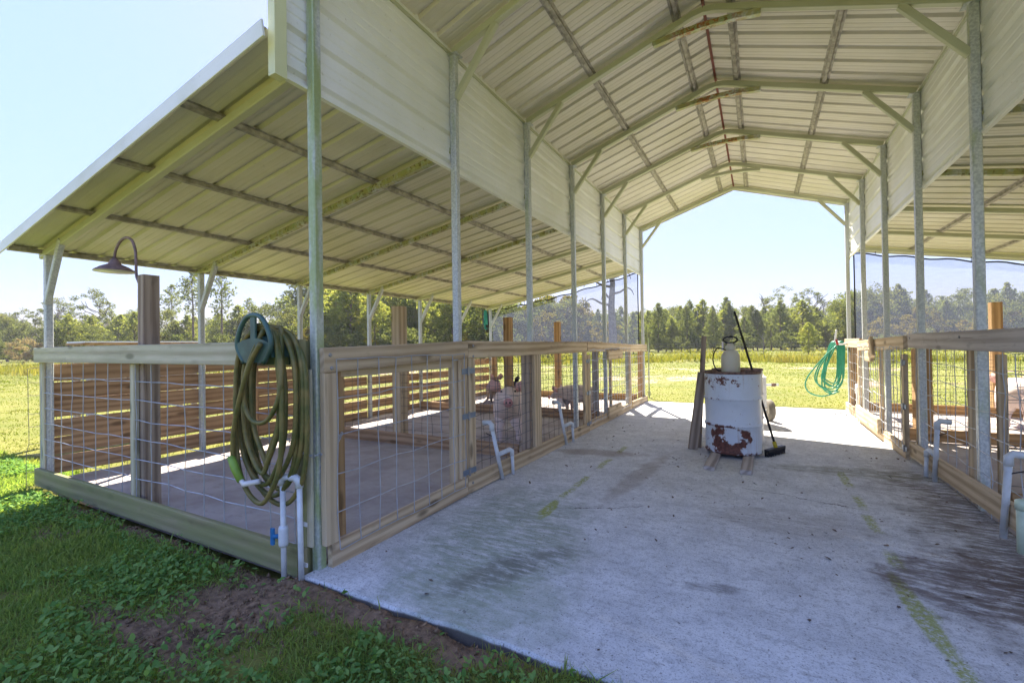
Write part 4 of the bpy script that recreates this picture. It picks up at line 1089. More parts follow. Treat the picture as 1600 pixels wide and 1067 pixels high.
MB().tube(smoothpath([(W - 0.075, 7.96, 1.18), (W - 0.18, 7.94, 1.17), (W - 0.24, 7.93, 1.22), (W - 0.235, 7.93, 1.33), (W - 0.22, 7.93, 1.42)], 4), 0.016, 8).build('hook', M['pvc'], hk, True)
MB().tube([(W - 0.21, 7.925, 1.16), (W - 0.235, 7.92, 1.25)], 0.018, 8).build('grip', M['red_plastic'], hk, True)

# ------------------------------------------------------------------ shade cloths at the far ends
def cloth(label, xa, xb, ztop_a, ztop_b, y, sag):
    t = thing('shade_cloth', label, 'shade cloth', ((xa + xb) / 2, y, 1.3), 'shade cloths on the far ends')
    rows = []; hem = []
    n = 36
    for j in range(11):
        r_ = []
        for i in range(n + 1):
            u = i / n; x = xa + (xb - xa) * u
            zt = ztop_a + (ztop_b - ztop_a) * u - sag * math.sin(math.pi * u) + 0.015 * math.sin(u * 40)
            z = 1.12 + (zt - 1.12) * j / 10
            r_.append((x, y + 0.02 * math.sin(u * 19 + j * 0.6) * math.sin(math.pi * j / 10), z))
        rows.append(r_)
        if j == 10: hem = r_
    MB().grid(rows).build('cloth_panel', M['shade'], t, True)
    MB().tube(hem, 0.013, 6).build('hem', M['hem'], t)
    MB().tube([rows[j][-1 if xb < 2 else 0] for j in range(11)], 0.011, 6).build('hem', M['hem'], t)
    mb = MB()
    for i in range(3, n, 6): MB().tube([hem[i], (hem[i][0], y, hem[i][2] + 0.10)], 0.005, 5).build('tie', M['hem'], t)
cloth('left shade cloth hung under the far lean-to edge', -3.80, -0.10, 2.12, 2.77, YF + 0.06, 0.07)
cloth('right shade cloth hung under the far lean-to edge', W + 0.10, W + 3.80, 2.78, 2.12, YF + 0.06, 0.015)

# gloves hanging from the far outer post
gl = thing('work_gloves', 'teal and black gloves hanging from the far outer post', 'gloves', (-3.76, 7.95, 1.6))
for k, (yy, mt, z0) in enumerate(((7.92, 'cloth_teal', 1.62), (7.99, 'black', 1.55))):
    mb = MB(); mb.tube([(-3.76, yy, z0 + 0.5), (-3.76, yy, z0 + 0.42), (-3.755, yy, z0 + 0.25), (-3.76, yy, z0 + 0.14)], [0.03, 0.045, 0.05, 0.055], 8)
    for f in range(4): mb.tube([(-3.76, yy - 0.04 + f * 0.027, z0 + 0.15), (-3.755, yy - 0.045 + f * 0.03, z0 + 0.06), (-3.75, yy - 0.045 + f * 0.031, z0 + 0.01 + 0.012 * (f in (0, 3)))], [0.013, 0.012, 0.008], 6)
    mb.tube([(-3.76, yy - 0.045, z0 + 0.22), (-3.75, yy - 0.075, z0 + 0.16), (-3.745, yy - 0.08, z0 + 0.11)], [0.014, 0.013, 0.008], 6)
    mb.build('glove', M[mt], gl, True)

# ------------------------------------------------------------------ pigs
def pig(label, loc, rz, mat, ear_mat, s=1.0, head_up=0.0, turn=0.0, ears_up=False):
    """skinned body: nose towards +X"""
    t = thing('pig', label, 'pig', loc, None, rz)
    J = []; Ed = []; Rr = []
    def v(x, y, z, r, p=None):
        J.append((x * s, y * s, z * s)); Rr.append(r * s)
        if p is not None: Ed.append((p, len(J) - 1))
        return len(J) - 1
    pel = v(-0.34, 0, 0.46, 0.175)
    mid = v(-0.06, 0, 0.43, 0.205, pel); shd = v(0.22, 0, 0.45, 0.185, mid)
    nk = v(0.40, 0.02 * turn, 0.50 + head_up * 0.4, 0.150, shd); hd_ = v(0.55, 0.06 * turn, 0.53 + head_up * 0.8, 0.118, nk)
    jaw = v(0.66, 0.10 * turn, 0.48 + head_up, 0.075, hd_); sn = v(0.745, 0.13 * turn, 0.452 + head_up, 0.052, jaw)
    rump = v(-0.48, 0, 0.47, 0.12, pel)
    for sy in (-1, 1):
        a = v(0.24, sy * 0.105, 0.30, 0.085, shd); b = v(0.25, sy * 0.115, 0.17, 0.050, a); c = v(0.235, sy * 0.115, 0.07, 0.036, b); v(0.255, sy * 0.115, 0.012, 0.040, c)
        a = v(-0.36, sy * 0.11, 0.31, 0.105, pel); b = v(-0.33, sy * 0.12, 0.20, 0.060, a); c = v(-0.385, sy * 0.12, 0.11, 0.038, b); v(-0.355, sy * 0.12, 0.012, 0.042, c)
    me = bpy.data.meshes.new('pig_body'); me.from_pydata(J, Ed, []); 
    o = bpy.data.objects.new('body', me); COL.objects.link(o)
    md = o.modifiers.new('skin', 'SKIN')
    for i, d_ in enumerate(me.skin_vertices[0].data): d_.radius = (Rr[i], Rr[i]); d_.use_root = (i == 0)
    o.modifiers.new('sub', 'SUBSURF').levels = 2
    dgph = bpy.context.evaluated_depsgraph_get()
    nm_ = bpy.data.meshes.new_from_object(o.evaluated_get(dgph)); nm_.materials.clear(); nm_.materials.append(M[mat])
    nm_.polygons.foreach_set('use_smooth', [True] * len(nm_.polygons))
    o.modifiers.clear(); o.data = nm_; o.parent = t
    Wt = wm(t)
    def loc_mb(mb, name, m_, sm=True):
        mb.v = [tuple(Wt @ (Vector(p) * s)) for p in mb.v]; return mb.build(name, M[m_], t, sm)
    hu = head_up; ty = 0.06 * turn
    for sy in (-1, 1):
        base = Vector((0.50, ty + sy * 0.085, 0.60 + hu * 0.8)); tip = Vector((0.52 if ears_up else 0.55, ty + sy * (0.14 if ears_up else 0.255), 0.79 + hu * 0.8 if ears_up else 0.625 + hu * 0.8))
        wv = Vector((0.05, sy * 0.055, 0)) if ears_up else Vector((0.03, 0, 0.055)); midp = (base + tip) / 2 + Vector((0.02, sy * 0.02, 0.03))
        th = Vector((0.008, 0, 0))
        pts = [base - wv, base + wv, midp + wv * 1.25, tip, midp - wv * 1.25]
        mb = MB(); n = 5
        mb.add([p + th for p in pts] + [p - th for p in pts], [(0, 1, 2, 3, 4), (9, 8, 7, 6, 5)] + [(i, 5 + i, 5 + (i + 1) % n, (i + 1) % n) for i in range(n)])
        loc_mb(mb, 'ear', ear_mat)
        mb = MB().lathe([(0.0001, -0.012), (0.010, -0.006), (0.012, 0), (0.010, 0.006), (0.0001, 0.012)], 8, None, (0.625, ty * 1.3 + sy * 0.078, 0.565 + hu * 0.9)); loc_mb(mb, 'eye', 'black')
    yn = 0.145 * turn
    mb = MB().lathe([(0.0001, -0.01), (0.044, -0.01), (0.052, 0.0), (0.046, 0.012), (0.0001, 0.014)], 16, (1, 0.15 * turn, -0.1), (0.79, yn, 0.448 + hu)); sno = loc_mb(mb, 'snout', 'snout')
    for sy in (-1, 1):
        mb = MB().lathe([(0.0001, 0), (0.011, 0), (0.009, 0.004), (0.0001, 0.004)], 8, (1, 0, 0), (0.803, yn + sy * 0.020, 0.45 + hu))
        mb.v = [tuple(Wt @ (Vector(p) * s)) for p in mb.v]; mb.build('nostril', M['black'], sno)
    mb = MB().tube(smoothpath([(-0.58, 0, 0.50), (-0.64, 0.03, 0.52), (-0.66, 0.0, 0.47), (-0.65, -0.03, 0.44), (-0.68, 0.0, 0.41)], 4), [0.014] * 16 + [0.008], 6); loc_mb(mb, 'tail', mat)
    return t
pig('pink pig facing the camera behind the left fence', (-0.70, 3.52, 0.012), math.radians(-62), 'pig_pink', 'pig_ear', 1.05, 0.10, 0.0, False)
pig('pale dusty pig standing side on behind the second left divider', (-0.70, 6.15, 0.012), math.radians(172), 'pig_tan', 'pig_ear', 0.80, -0.16, 0.0)
pig('small grey-brown pig with upright pink ears at the far end', (-2.95, 6.9, 0.012), math.radians(-50), 'pig_grey', 'pig_ear', 0.72, 0.12, 0.0, True)
pig('small black and white pig beside the grey-brown one', (-2.48, 6.95, 0.012), math.radians(-62), 'pig_black', 'pig_black', 0.70, 0.08, 0.0, True)
pig('large pink pig with its rump to the aisle in the right pen', (W + 1.75, 7.25, 0.006), math.radians(75), 'pig_pink', 'pig_ear', 1.05, -0.05, 0.0)

# ------------------------------------------------------------------ beyond the slat wall: low shelter
ls = thing('low_shelter', 'low shelter with a flat metal roof beyond the slat wall', 'shelter', (-6.4, 2.0, 0))
MB().box(-6.6, -6.0, 1.0, 2.50, 1.365, 1.385).build('roof', M['trim'], ls)
MB().box(-6.58, -6.02, 0.98, 2.52, 1.335, 1.364).build('roof_edge', M['wood_red'], ls)
for x in (-6.52, -6.08):
    for y in (1.08, 2.42): board('post', (x, y, -0.1), (x, y, 1.334), 0.07, 0.07, M['wood_gray'], ls, (1, 0, 0))
for k in range(3): board('wall_board', (-6.06, 1.1, 0.70 + 0.22 * k), (-6.06, 2.4, 0.70 + 0.22 * k), 0.20, 0.02, M['wood_gray'], ls)

# ------------------------------------------------------------------ field fence, posts, mound litter
def at(u, dist):
    """point on the ground at a compass bearing (photo column) and distance along the view axis"""
    d = fw * 1.0 + rt2 * ((u - 800) / FPX); d.z = 0
    p = CAM + d * dist; return Vector((p.x, p.y, 0))
tp = thing('fence_stake', 'thin green steel stake at the far left corner of the barn', 'stake', (-0.02, 8.9, 0))
MB().beam((-0.02, 8.9, -0.1), (-0.02, 8.9, 1.36), 0.03, 0.008, (1, 0, 0)).beam((-0.02, 8.904, -0.1), (-0.02, 8.904, 1.36), 0.008, 0.03, (1, 0, 0)).build('stake_bar', M['gal_mossy'], tp)
MB().box(-0.05, 0.01, 8.895, 8.91, 0.05, 0.15).build('anchor_plate', M['gal_mossy'], tp)
wf = thing('field_fence', 'old wire field fence with grey posts beyond the weeds', 'fence', (3, 31, 0))
fp = [Vector((-60 + 7.5 * k, 31.5 + 1.2 * math.sin(k) - 0.06 * k, 0)) for k in range(18)]
for k, p in enumerate(fp):
    board('post', (p.x, p.y, -0.2), (p.x + random.uniform(-.05, .05), p.y, 1.25), 0.11, 0.11, M['wood_gray'], wf, (1, 0, 0), segs=2)
mb = MB()
for z in (0.35, 0.65, 0.95, 1.15): mb.tube([(p.x, p.y - 0.07, z + random.uniform(-.02, .02)) for p in fp], 0.006, 4)
mb.build('wire_strand', M['wire_dark'], wf, kind='stuff')

# ------------------------------------------------------------------ grass and weeds
def inside_barn(x, y): return (x > XL - 0.16) & (x < XR + 0.2) & (y > -0.13) & (y < 8.30)
def blades(name, x, y, h, wd, mat, lean=0.5, kind='stuff', z=None):
    n = len(x); a = rng.uniform(0, 2 * np.pi, n); l = np.abs(rng.normal(0, lean, n)) * h
    b = rng.uniform(0, 2 * np.pi, n)
    zz = gh(x, y) - 0.012 if z is None else z
    ux, uy = np.cos(a) * wd / 2, np.sin(a) * wd / 2; lx, ly = np.cos(b) * l, np.sin(b) * l
    P = np.zeros((n, 6, 3))
    for k, (t, wf_, lf) in enumerate(((0, 1.0, 0), (0.55, 0.85, 0.32), (1.0, 0.12, 1.0))):
        hz = h * (t - 0.18 * lf * (l / np.maximum(h, 1e-6)) ** 1)
        for s_, q in ((-1, 2 * k), (1, 2 * k + 1)):
            P[:, q, 0] = x + s_ * ux * wf_ + lx * lf; P[:, q, 1] = y + s_ * uy * wf_ + ly * lf; P[:, q, 2] = zz + hz
    i0 = np.arange(n) * 6
    F = np.concatenate([np.stack([i0, i0 + 1, i0 + 3, i0 + 2], 1), np.stack([i0 + 2, i0 + 3, i0 + 5, i0 + 4], 1)])
    o = bpy.data.objects.new(name, np_mesh(name, P.reshape(-1, 3), F, M[mat])); COL.objects.link(o); o['kind'] = kind
    return o
def leaves(name, x, y, z, size, mat, tilt=0.5):
    """flat pointed leaves folded on the midrib"""
    n = len(x); a = rng.uniform(0, 2 * np.pi, n); e = rng.normal(0.25, tilt, n); r = rng.normal(0, 0.35, n)
    d = np.stack([np.cos(a) * np.cos(e), np.sin(a) * np.cos(e), np.sin(e)], 1)
    s_ = np.stack([-np.sin(a), np.cos(a), r], 1); s_ /= np.linalg.norm(s_, axis=1)[:, None]
    p = np.stack([x, y, z], 1); L = size[:, None]
    P = np.stack([p - d * L * 0.5, p - d * L * 0.1 + s_ * L * 0.30, p + d * L * 0.28 + s_ * L * 0.2, p + d * L * 0.55, p + d * L * 0.28 - s_ * L * 0.2, p - d * L * 0.1 - s_ * L * 0.30], 1)
    P[:, (1, 2, 4, 5), 2] += size[:, None] * 0.07
    i0 = np.arange(n) * 6
    F = np.concatenate([np.stack([i0, i0 + 3, i0 + 2, i0 + 1], 1), np.stack([i0, i0 + 5, i0 + 4, i0 + 3], 1)])
    o = bpy.data.objects.new(name, np_mesh(name, P.reshape(-1, 3), F, M[mat])); COL.objects.link(o); o['kind'] = 'stuff'
    return o

# shaded turf in front
n = 420000
x = rng.uniform(-8.0, 2.9, n); y = rng.uniform(-2.6, 0.3, n)
dcam = np.hypot(x - CAM.x, y - CAM.y)
clump = fbm(x, y, 3.2, 61)
keep = (~inside_barn(x, y)) & (rng.random(n) > bare_at(x, y) * 1.25 - 0.02) & (clump > 0.14 + 0.25 * rng.random(n)) & (rng.random(n) < np.clip(3.2 / dcam, 0.25, 1)) & ~((x > 0) & (x < W) & (y > -0.13))
x, y = x[keep], y[keep]; n = len(x)
h = rng.uniform(0.025, 0.07, n) * (0.6 + 0.9 * fbm(x, y, 1.1, 71)); wd = rng.uniform(0.003, 0.0085, n) * np.clip(np.hypot(x - CAM.x, y - CAM.y) / 3, 1, 2.2)
blades('grass', x, y, h, wd, 'grass', 0.95)
# broad-leaved creeping weeds among it
n = 150000
x = rng.uniform(-6.5, 2.2, n); y = rng.uniform(-2.4, 0.2, n)
cl = fbm(x, y, 1.9, 91)
wt = np.clip(1.0 - np.abs(y + 0.55 + 0.12 * x) / 1.1, 0.08, 1)
keep = (~inside_barn(x, y)) & (rng.random(n) > bare_at(x, y) * 1.1) & (cl > 0.44) & (rng.random(n) < wt * 0.75) & ~((x > 0) & (x < W) & (y > -0.15))
x, y = x[keep], y[keep]; n = len(x)
leaves('weed_leaves', x, y, gh(x, y) + rng.uniform(0.008, 0.065, n) * (0.5 + fbm(x, y, 4, 23)), rng.uniform(0.012, 0.038, n) * (0.7 + 0.6 * fbm(x, y, 0.9, 44)), 'weed')

# dead stems and crumbs of soil between them
n = 26000
x = rng.uniform(-7.0, 2.6, n); y = rng.uniform(-2.4, -0.1, n)
keep = ~inside_barn(x, y) & (rng.random(n) < 0.25 + bare_at(x, y) * 0.6); x, y = x[keep], y[keep]; n = len(x)
blades('dry_stems', x, y, rng.uniform(0.015, 0.05, n), rng.uniform(0.002, 0.004, n), 'straw', 1.6)
n = 14000
x = rng.uniform(-3.6, 2.4, n); y = rng.uniform(-1.7, -0.12, n)
keep = (rng.random(n) < bare_at(x, y)); x, y = x[keep], y[keep]; n = len(x)
c = np.stack([x, y, gh(x, y) + 0.001], 1); r_ = rng.gamma(1.5, 0.0038, n)[:, None, None] + 0.002
T4 = np.array([[1, 0, -0.3], [-0.5, 0.87, -0.3], [-0.5, -0.87, -0.3], [0.1, 0.1, 0.8]])
P = c[:, None, :] + (T4[None] + rng.normal(0, 0.3, (n, 4, 3))) * r_
i0 = np.arange(n) * 4
F = np.concatenate([np.stack([i0 + a_, i0 + b_, i0 + c_], 1) for a_, b_, c_ in ((0, 1, 3), (1, 2, 3), (2, 0, 3), (2, 1, 0))])
o = bpy.data.objects.new('soil_crumbs', np_mesh('soil_crumbs', P.reshape(-1, 3), F, M['crumb'])); COL.objects.link(o); o['kind'] = 'stuff'

# lawn and field, thinning with distance
def fan(n, u0, u1, d0, d1, seed=0):
    u = rng.uniform(u0, u1, n); d = d0 * (d1 / d0) ** rng.random(n)
    f2 = np.array([fw.x, fw.y]); r2 = np.array([rt2.x, rt2.y])
    k = (u - 800) / FPX
    return CAM.x + (f2[0] + r2[0] * k) * d, CAM.y + (f2[1] + r2[1] * k) * d, d
x, y, d = fan(230000, -80, 1680, 4.5, 70)
keep = (~inside_barn(x, y)) & (rng.random(len(x)) > bare_at(x, y) * 1.15) & (y > -2.4) & ~((x > -0.1) & (x < W) & (y < 8.4))
keep &= ~((x > -7.2) & (y < 0.2))
x, y, d = x[keep], y[keep], d[keep]
blades('lawn_grass', x, y, rng.uniform(0.015, 0.042, len(x)) * np.clip(d / 14, 1, 1.6), rng.uniform(0.006, 0.012, len(x)) * np.clip(d / 5.5, 1, 12), 'lawn', 0.8)
# tall weeds along the field fence
x, y, d = fan(52000, -80, 1680, 24, 37)
yy = y - 29.5
keep = (np.abs(y - 29.5 - 1.3 * np.sin(x * 0.2)) < 3.4) & (fbm(x, y, 0.5, 15) > 0.25 + 0.3 * rng.random(len(x)))
x, y = x[keep], y[keep]
blades('tall_weeds', x, y, rng.uniform(0.2, 0.65, len(x)) * (0.4 + fbm(x, y, 0.35, 19)), rng.uniform(0.02, 0.05, len(x)), 'tall', 0.35)
x, y, d = fan(60000, -80, 1680, 25, 36)
keep = (np.abs(y - 29.5 - 1.3 * np.sin(x * 0.2)) < 2.8) & (fbm(x, y, 0.6, 15) > 0.40 + 0.2 * rng.random(len(x)))
x, y = x[keep], y[keep]
leaves('weed_foliage', x, y, rng.uniform(0.05, 0.75, len(x)) * (0.4 + fbm(x, y, 0.5, 19)), rng.uniform(0.06, 0.16, len(x)), 'tall', 0.8)
x, y, d = fan(9000, -80, 420, 24, 40)
keep = (fbm(x, y, 0.25, 17) > 0.52)
blades('tall_weeds', x[keep], y[keep], rng.uniform(0.25, 0.6, keep.sum()), rng.uniform(0.02, 0.05, keep.sum()), 'tall', 0.35)

# dry litter on the slab
n = 900
x = rng.uniform(0.1, W - 0.1, n); y = rng.uniform(0.0, 7.8, n) ** 1.0
w_ = np.clip(fbm(x, y, 0.9, 77) * 1.6 - 0.35, 0.05, 1) + 0.6 * (x > 2.9)
keep = rng.random(n) < w_
x, y = x[keep], y[keep]; n = len(x)
leaves('dry_litter', x, y, np.full(n, 0.005), rng.gamma(2.2, 0.006, n) + 0.005, 'bark', 0.12)

# ------------------------------------------------------------------ trees
def tufts(centres, dirs, k, ln, wd):
    """needle tufts: k narrow blades fanned about each direction"""
    n = len(centres); c = np.repeat(centres, k, 0); d = np.repeat(dirs, k, 0) + rng.normal(0, 0.62, (n * k, 3))
    d /= np.linalg.norm(d, axis=1)[:, None]
    s_ = np.cross(d, rng.normal(0, 1, (n * k, 3))); s_ /= np.linalg.norm(s_, axis=1)[:, None]
    L = ln * rng.uniform(0.6, 1.2, (n * k, 1)); w2 = wd * rng.uniform(0.7, 1.3, (n * k, 1))
    return np.stack([c - s_ * w2 * 0.3, c + s_ * w2 * 0.3, c + d * L * 0.6 + s_ * w2 * 0.5, c + d * L, c + d * L * 0.6 - s_ * w2 * 0.5], 1)
def pents_mesh(name, P, mat):
    n = len(P); i0 = np.arange(n) * 5
    F = np.stack([i0, i0 + 1, i0 + 2, i0 + 3, i0 + 4], 1)
    return np_mesh(name, P.reshape(-1, 3), F, M[mat])
def mesh_of(mb, name, mat):
    me = bpy.data.meshes.new(name); me.from_pydata(mb.v, [], mb.f); me.materials.append(M[mat])
    me.polygons.foreach_set('use_smooth', [True] * len(me.polygons)); return me
def pine_proto(H, base, rad, mat, dens=1.0, gap=0.0):
    """conifer of height H: crown from base*H up, whorls of rising limbs"""
    tr = MB(); lean = rng.normal(0, 0.012, 2)
    ax = lambda z: Vector((lean[0] * z + 0.04 * math.sin(z * 0.9), lean[1] * z, z))
    tr.tube([ax(H * k / 8) for k in range(9)], [max(0.015, 0.017 * H * (1 - 0.93 * k / 8)) for k in range(9)], 7)
    C = []; Dn = []
    z = H * base
    while z < H * 0.985:
        t = (z / H - base) / (1 - base)
        prof = (0.45 + 0.9 * t) if t < 0.35 else (1.0 - 0.98 * ((t - 0.35) / 0.65) ** 1.15)
        nb = rng.integers(4, 7)
        a0 = rng.uniform(0, 6.28)
        for b in range(nb):
            if rng.random() < gap: continue
            a = a0 + 6.28 * b / nb + rng.normal(0, 0.25); Lb = max(0.12, rad * prof * rng.uniform(0.65, 1.15)); rise = 0.10 + 0.75 * t + rng.normal(0, 0.1)
            st = ax(z); en = st + Vector((math.cos(a) * Lb, math.sin(a) * Lb, Lb * rise))
            md_ = st.lerp(en, 0.55) - Vector((0, 0, 0.05 * Lb))
            tr.tube([st, md_, en], [0.012 + 0.006 * H * 0.15, 0.010, 0.005], 4, False)
            m_ = max(2, int(Lb * 5.5 * dens))
            for q in range(m_):
                f = 0.30 + 0.72 * (q + rng.random()) / m_
                p = st.lerp(en, min(f, 1.0)) + Vector(rng.normal(0, 0.05 + 0.05 * Lb, 3))
                C.append(p); Dn.append(Vector((math.cos(a) * 0.7, math.sin(a) * 0.7, 0.55 + 0.4 * t)))
        z += rng.uniform(0.26, 0.42) * (1.15 - 0.45 * t)
    for k in range(4): C.append(ax(H * (0.97 + 0.01 * k))); Dn.append(Vector((0, 0, 1)))
    P = tufts(np.array(C), np.array(Dn), 9, 0.34, 0.075)
    return mesh_of(tr, 'pine_trunk', 'bark'), pents_mesh('pine_crown', P, mat)
def broad_proto(H, base, rad, mat, ncl, leaf=0.2, bark='bark', flat=0.75, per=85, gapiness=0.25):
    """broadleaf: forking limbs, leaf clumps at their ends"""
    tr = MB(); tips = []
    def limb(p, d, L, r, lv):
        e = p + d * L
        m_ = p.lerp(e, 0.5) + Vector(rng.normal(0, 0.06 * L, 3))
        tr.tube([p, m_, e], [r, r * 0.8, r * 0.6], 6 if lv < 2 else 4, False)
        if lv >= 3 or L < 0.35: tips.append(e); return
        tips.append(e) if lv == 2 else None
        for _ in range(rng.integers(3, 5) if lv < 2 else rng.integers(2, 4)):
            nd = (d * 0.55 + Vector(rng.normal(0, 0.62, 3)) * 1.0 + Vector((0, 0, 0.25))).normalized()
            limb(e, nd, L * rng.uniform(0.55, 0.78), r * 0.58, lv + 1)
    limb(Vector((0, 0, -0.1)), Vector((rng.normal(0, .05), rng.normal(0, .05), 1)).normalized(), H * base, 0.028 * H, 0)
    cen = []
    while len(cen) < ncl:
        v = rng.normal(0, 1, 3); v /= np.linalg.norm(v); v *= rng.uniform(0.45, 1.0) ** 0.5
        c = np.array([v[0] * rad, v[1] * rad, H * (base + (1 - base) * 0.5) + v[2] * H * (1 - base) * 0.5 * 1.0])
        if v[2] < -0.6 and rng.random() < 0.5: continue
        if fbm(np.array([c[0] + c[2] * 0.7]), np.array([c[1] - c[2] * 0.4]), 0.8, int(H * 7) % 50)[0] < gapiness: continue
        cen.append(c)
    cen = np.array(cen)
    sz = rad * rng.uniform(0.14, 0.27, ncl)
    n = ncl * per; c = np.repeat(cen, per, 0); s3 = np.repeat(sz, per)[:, None]
    o = rng.normal(0, 1, (n, 3)); o /= np.linalg.norm(o, axis=1)[:, None]; p = c + o * s3 * rng.uniform(0.3, 1.05, (n, 1)) * np.array([1, 1, flat])
    d = o + rng.normal(0, 0.6, (n, 3)); d /= np.linalg.norm(d, axis=1)[:, None]
    s_ = np.cross(d, rng.normal(0, 1, (n, 3))); s_ /= np.linalg.norm(s_, axis=1)[:, None]
    L = leaf * rng.uniform(0.6, 1.3, (n, 1))
    P = np.stack([p - d * L * .5, p + s_ * L * .33 - d * L * .1, p + s_ * L * .2 + d * L * .3, p + d * L * .6, p - s_ * L * .32], 1)
    return mesh_of(tr, 'tree_trunk', bark), pents_mesh('tree_crown', P, mat)
PROTO = {}
PROTO['pine'] = [pine_proto(9.0, 0.10, 2.2, 'needle', 1.1) for _ in range(4)]
PROTO['young'] = [pine_proto(8.0, 0.07, 2.3, 'needle_lt', 1.1) for _ in range(3)]
PROTO['tallpine'] = [pine_proto(15.0, 0.52, 2.6, 'needle', 0.75, 0.22) for _ in range(3)]
PROTO['oak'] = [broad_proto(8.0, 0.22, 3.6, 'oak', 95) for _ in range(3)]
PROTO['tallbroad'] = [broad_proto(12.0, 0.40, 3.4, 'oak', 46, 0.22, 'bark_grey', 0.6, 60, 0.36) for _ in range(2)]
PROTO['yellow'] = [broad_proto(6.0, 0.15, 2.4, 'oak_y', 60) for _ in range(2)]
PROTO['bush'] = [broad_proto(2.6, 0.12, 1.6, 'oak', 44, 0.14) for _ in range(2)]
PROTO['pinkbush'] = [broad_proto(3.0, 0.12, 1.7, 'pinkbush', 50, 0.13)]
HT = {'pine': 9.0, 'young': 8.0, 'tallpine': 15.0, 'oak': 8.0, 'tallbroad': 12.0, 'yellow': 6.0, 'bush': 2.6, 'pinkbush': 3.0}
KIND = {'pine': ('pine_tree', 'pine', 'dark green pine standing in the line of trees beyond the field', 'pines in the far treeline'),
        'young': ('pine_tree', 'pine', 'pale green young pine in the sunlit stand beyond the field', 'young pines beyond the field'),
        'tallpine': ('pine_tree', 'pine', 'tall bare-stemmed pine with its open crown above the other trees', 'tall pines above the treeline'),
        'oak': ('oak_tree', 'tree', 'broad dark-crowned tree in the woods beyond the field', 'broad trees beyond the field'),
        'tallbroad': ('broadleaf_tree', 'tree', 'tall thin-crowned tree rising out of the woods beyond the field', 'tall thin-crowned trees'),
        'yellow': ('broadleaf_tree', 'tree', 'small tree with yellowing leaves at the edge of the woods', 'yellowing trees at the wood edge'),
        'bush': ('bush', 'bush', 'dark green bush at the foot of the far trees', 'bushes under the treeline'),
        'pinkbush': ('bush', 'bush', 'pale pinkish seeding bush at the left edge of the field', None)}
def horizon(u): return 551.5 - 24.0 * u / 1600
def tree(kind, u, dist, vtop=None, sc=None, label=None, wide=1.0):
    p = at(u, dist)
    if sc is None: sc = (CAM.z + (horizon(u) - vtop) / FPX * dist) / HT[kind]
    nm_, cat, lab, grp = KIND[kind]
    t = thing(nm_, label or lab, cat, (p.x, p.y, float(gh(np.array([p.x]), np.array([p.y]))[0])), None if label else grp)
    t.rotation_euler = (0, 0, 0)
    tr, cr = PROTO[kind][random.randrange(len(PROTO[kind]))]
    rz = random.uniform(0, 6.28)
    for nm2, me_ in (('trunk', tr), ('crown', cr)):
        o = bpy.data.objects.new(nm2, me_); COL.objects.link(o); o.parent = t
        o.matrix_basis = Matrix.Rotation(rz, 4, 'Z') @ Matrix.Diagonal((sc * wide, sc * wide, sc, 1))
    return t
def row(kinds, u0, u1, n, d0, d1, v0, v1, where=None):
    """n trees spread over columns u0..u1; tops between picture rows v0 and v1"""
    for k in range(n):
        u = u0 + (u1 - u0) * (k + random.random()) / n
        kd = random.choice(kinds); t = tree(kd, u, random.uniform(d0, d1), random.uniform(v0, v1), wide=random.uniform(0.9, 1.3))
        if where:
            t['label'] = LOOK[kd] + ' ' + where; t['group'] = {'h': 'bushes', 'e': LOOK[kd].split(' ')[-1] + 's'}[LOOK[kd][-1]] + ' ' + where
LOOK = {'pine': 'dark green pine', 'young': 'pale green young pine', 'tallpine': 'tall bare-stemmed pine', 'oak': 'broad dark-crowned tree', 'tallbroad': 'tall thin-crowned tree', 'yellow': 'small yellowing tree', 'bush': 'low green bush', 'pinkbush': 'pinkish bush'}
# left: dark oaks and mixed woodland
L1, L2 = 'in the woods left of the tall lamp post', 'in the woods between the lamp post and the hose'
row(['oak', 'oak', 'tallbroad'], -120, 110, 9, 58, 70, 478, 505, L1)
row(['bush'], -60, 60, 4, 46, 54, 528, 545, L1)
tree('pinkbush', 38, 44, 530)
row(['young', 'young', 'oak'], 88, 215, 6, 46, 58, 488, 512, L1)
row(['tallbroad'], 95, 165, 2, 62, 70, 444, 468, L1)
row(['tallbroad', 'tallpine'], 170, 215, 2, 60, 70, 478, 490, 'just left of the tall lamp post')
row(['oak', 'pine', 'young'], 205, 480, 12, 48, 66, 476, 505, L2)
tree('tallpine', 303, 50, 425, label='tall pine whose bare trunk shows left of the second outer post')
tree('tallpine', 346, 46, 428, label='tall forked pine just right of the second outer post')
tree('tallpine', 268, 64, 445, label='tall pine just right of the lamp post')
tree('tallpine', 446, 68, 455, label='tall thin pine above the woods right of the hose hanger')
tree('tallpine', 390, 74, 466, label='tall pine just above the teal hose hanger')
tree('yellow', 432, 44, 516, label='small yellowing tree right of the hose hanger'); tree('yellow', 250, 45, 520, label='small yellowing tree right of the lamp post')
row(['bush'], 215, 480, 8, 42, 50, 522, 538, L2)
row(['oak', 'pine'], -120, 480, 22, 78, 95, 492, 515, 'at the back of the left woods')
# centre: light pine stand behind the left lean-to
row(['young', 'young', 'young', 'pine'], 480, 780, 22, 38, 52, 425, 470, 'in the front of the stand behind the left lean-to')
row(['young', 'pine'], 470, 800, 20, 54, 70, 420, 460, 'in the back of the stand behind the left lean-to')
row(['bush', 'yellow'], 480, 800, 8, 36, 40, 505, 522, 'at the foot of the stand behind the left lean-to')
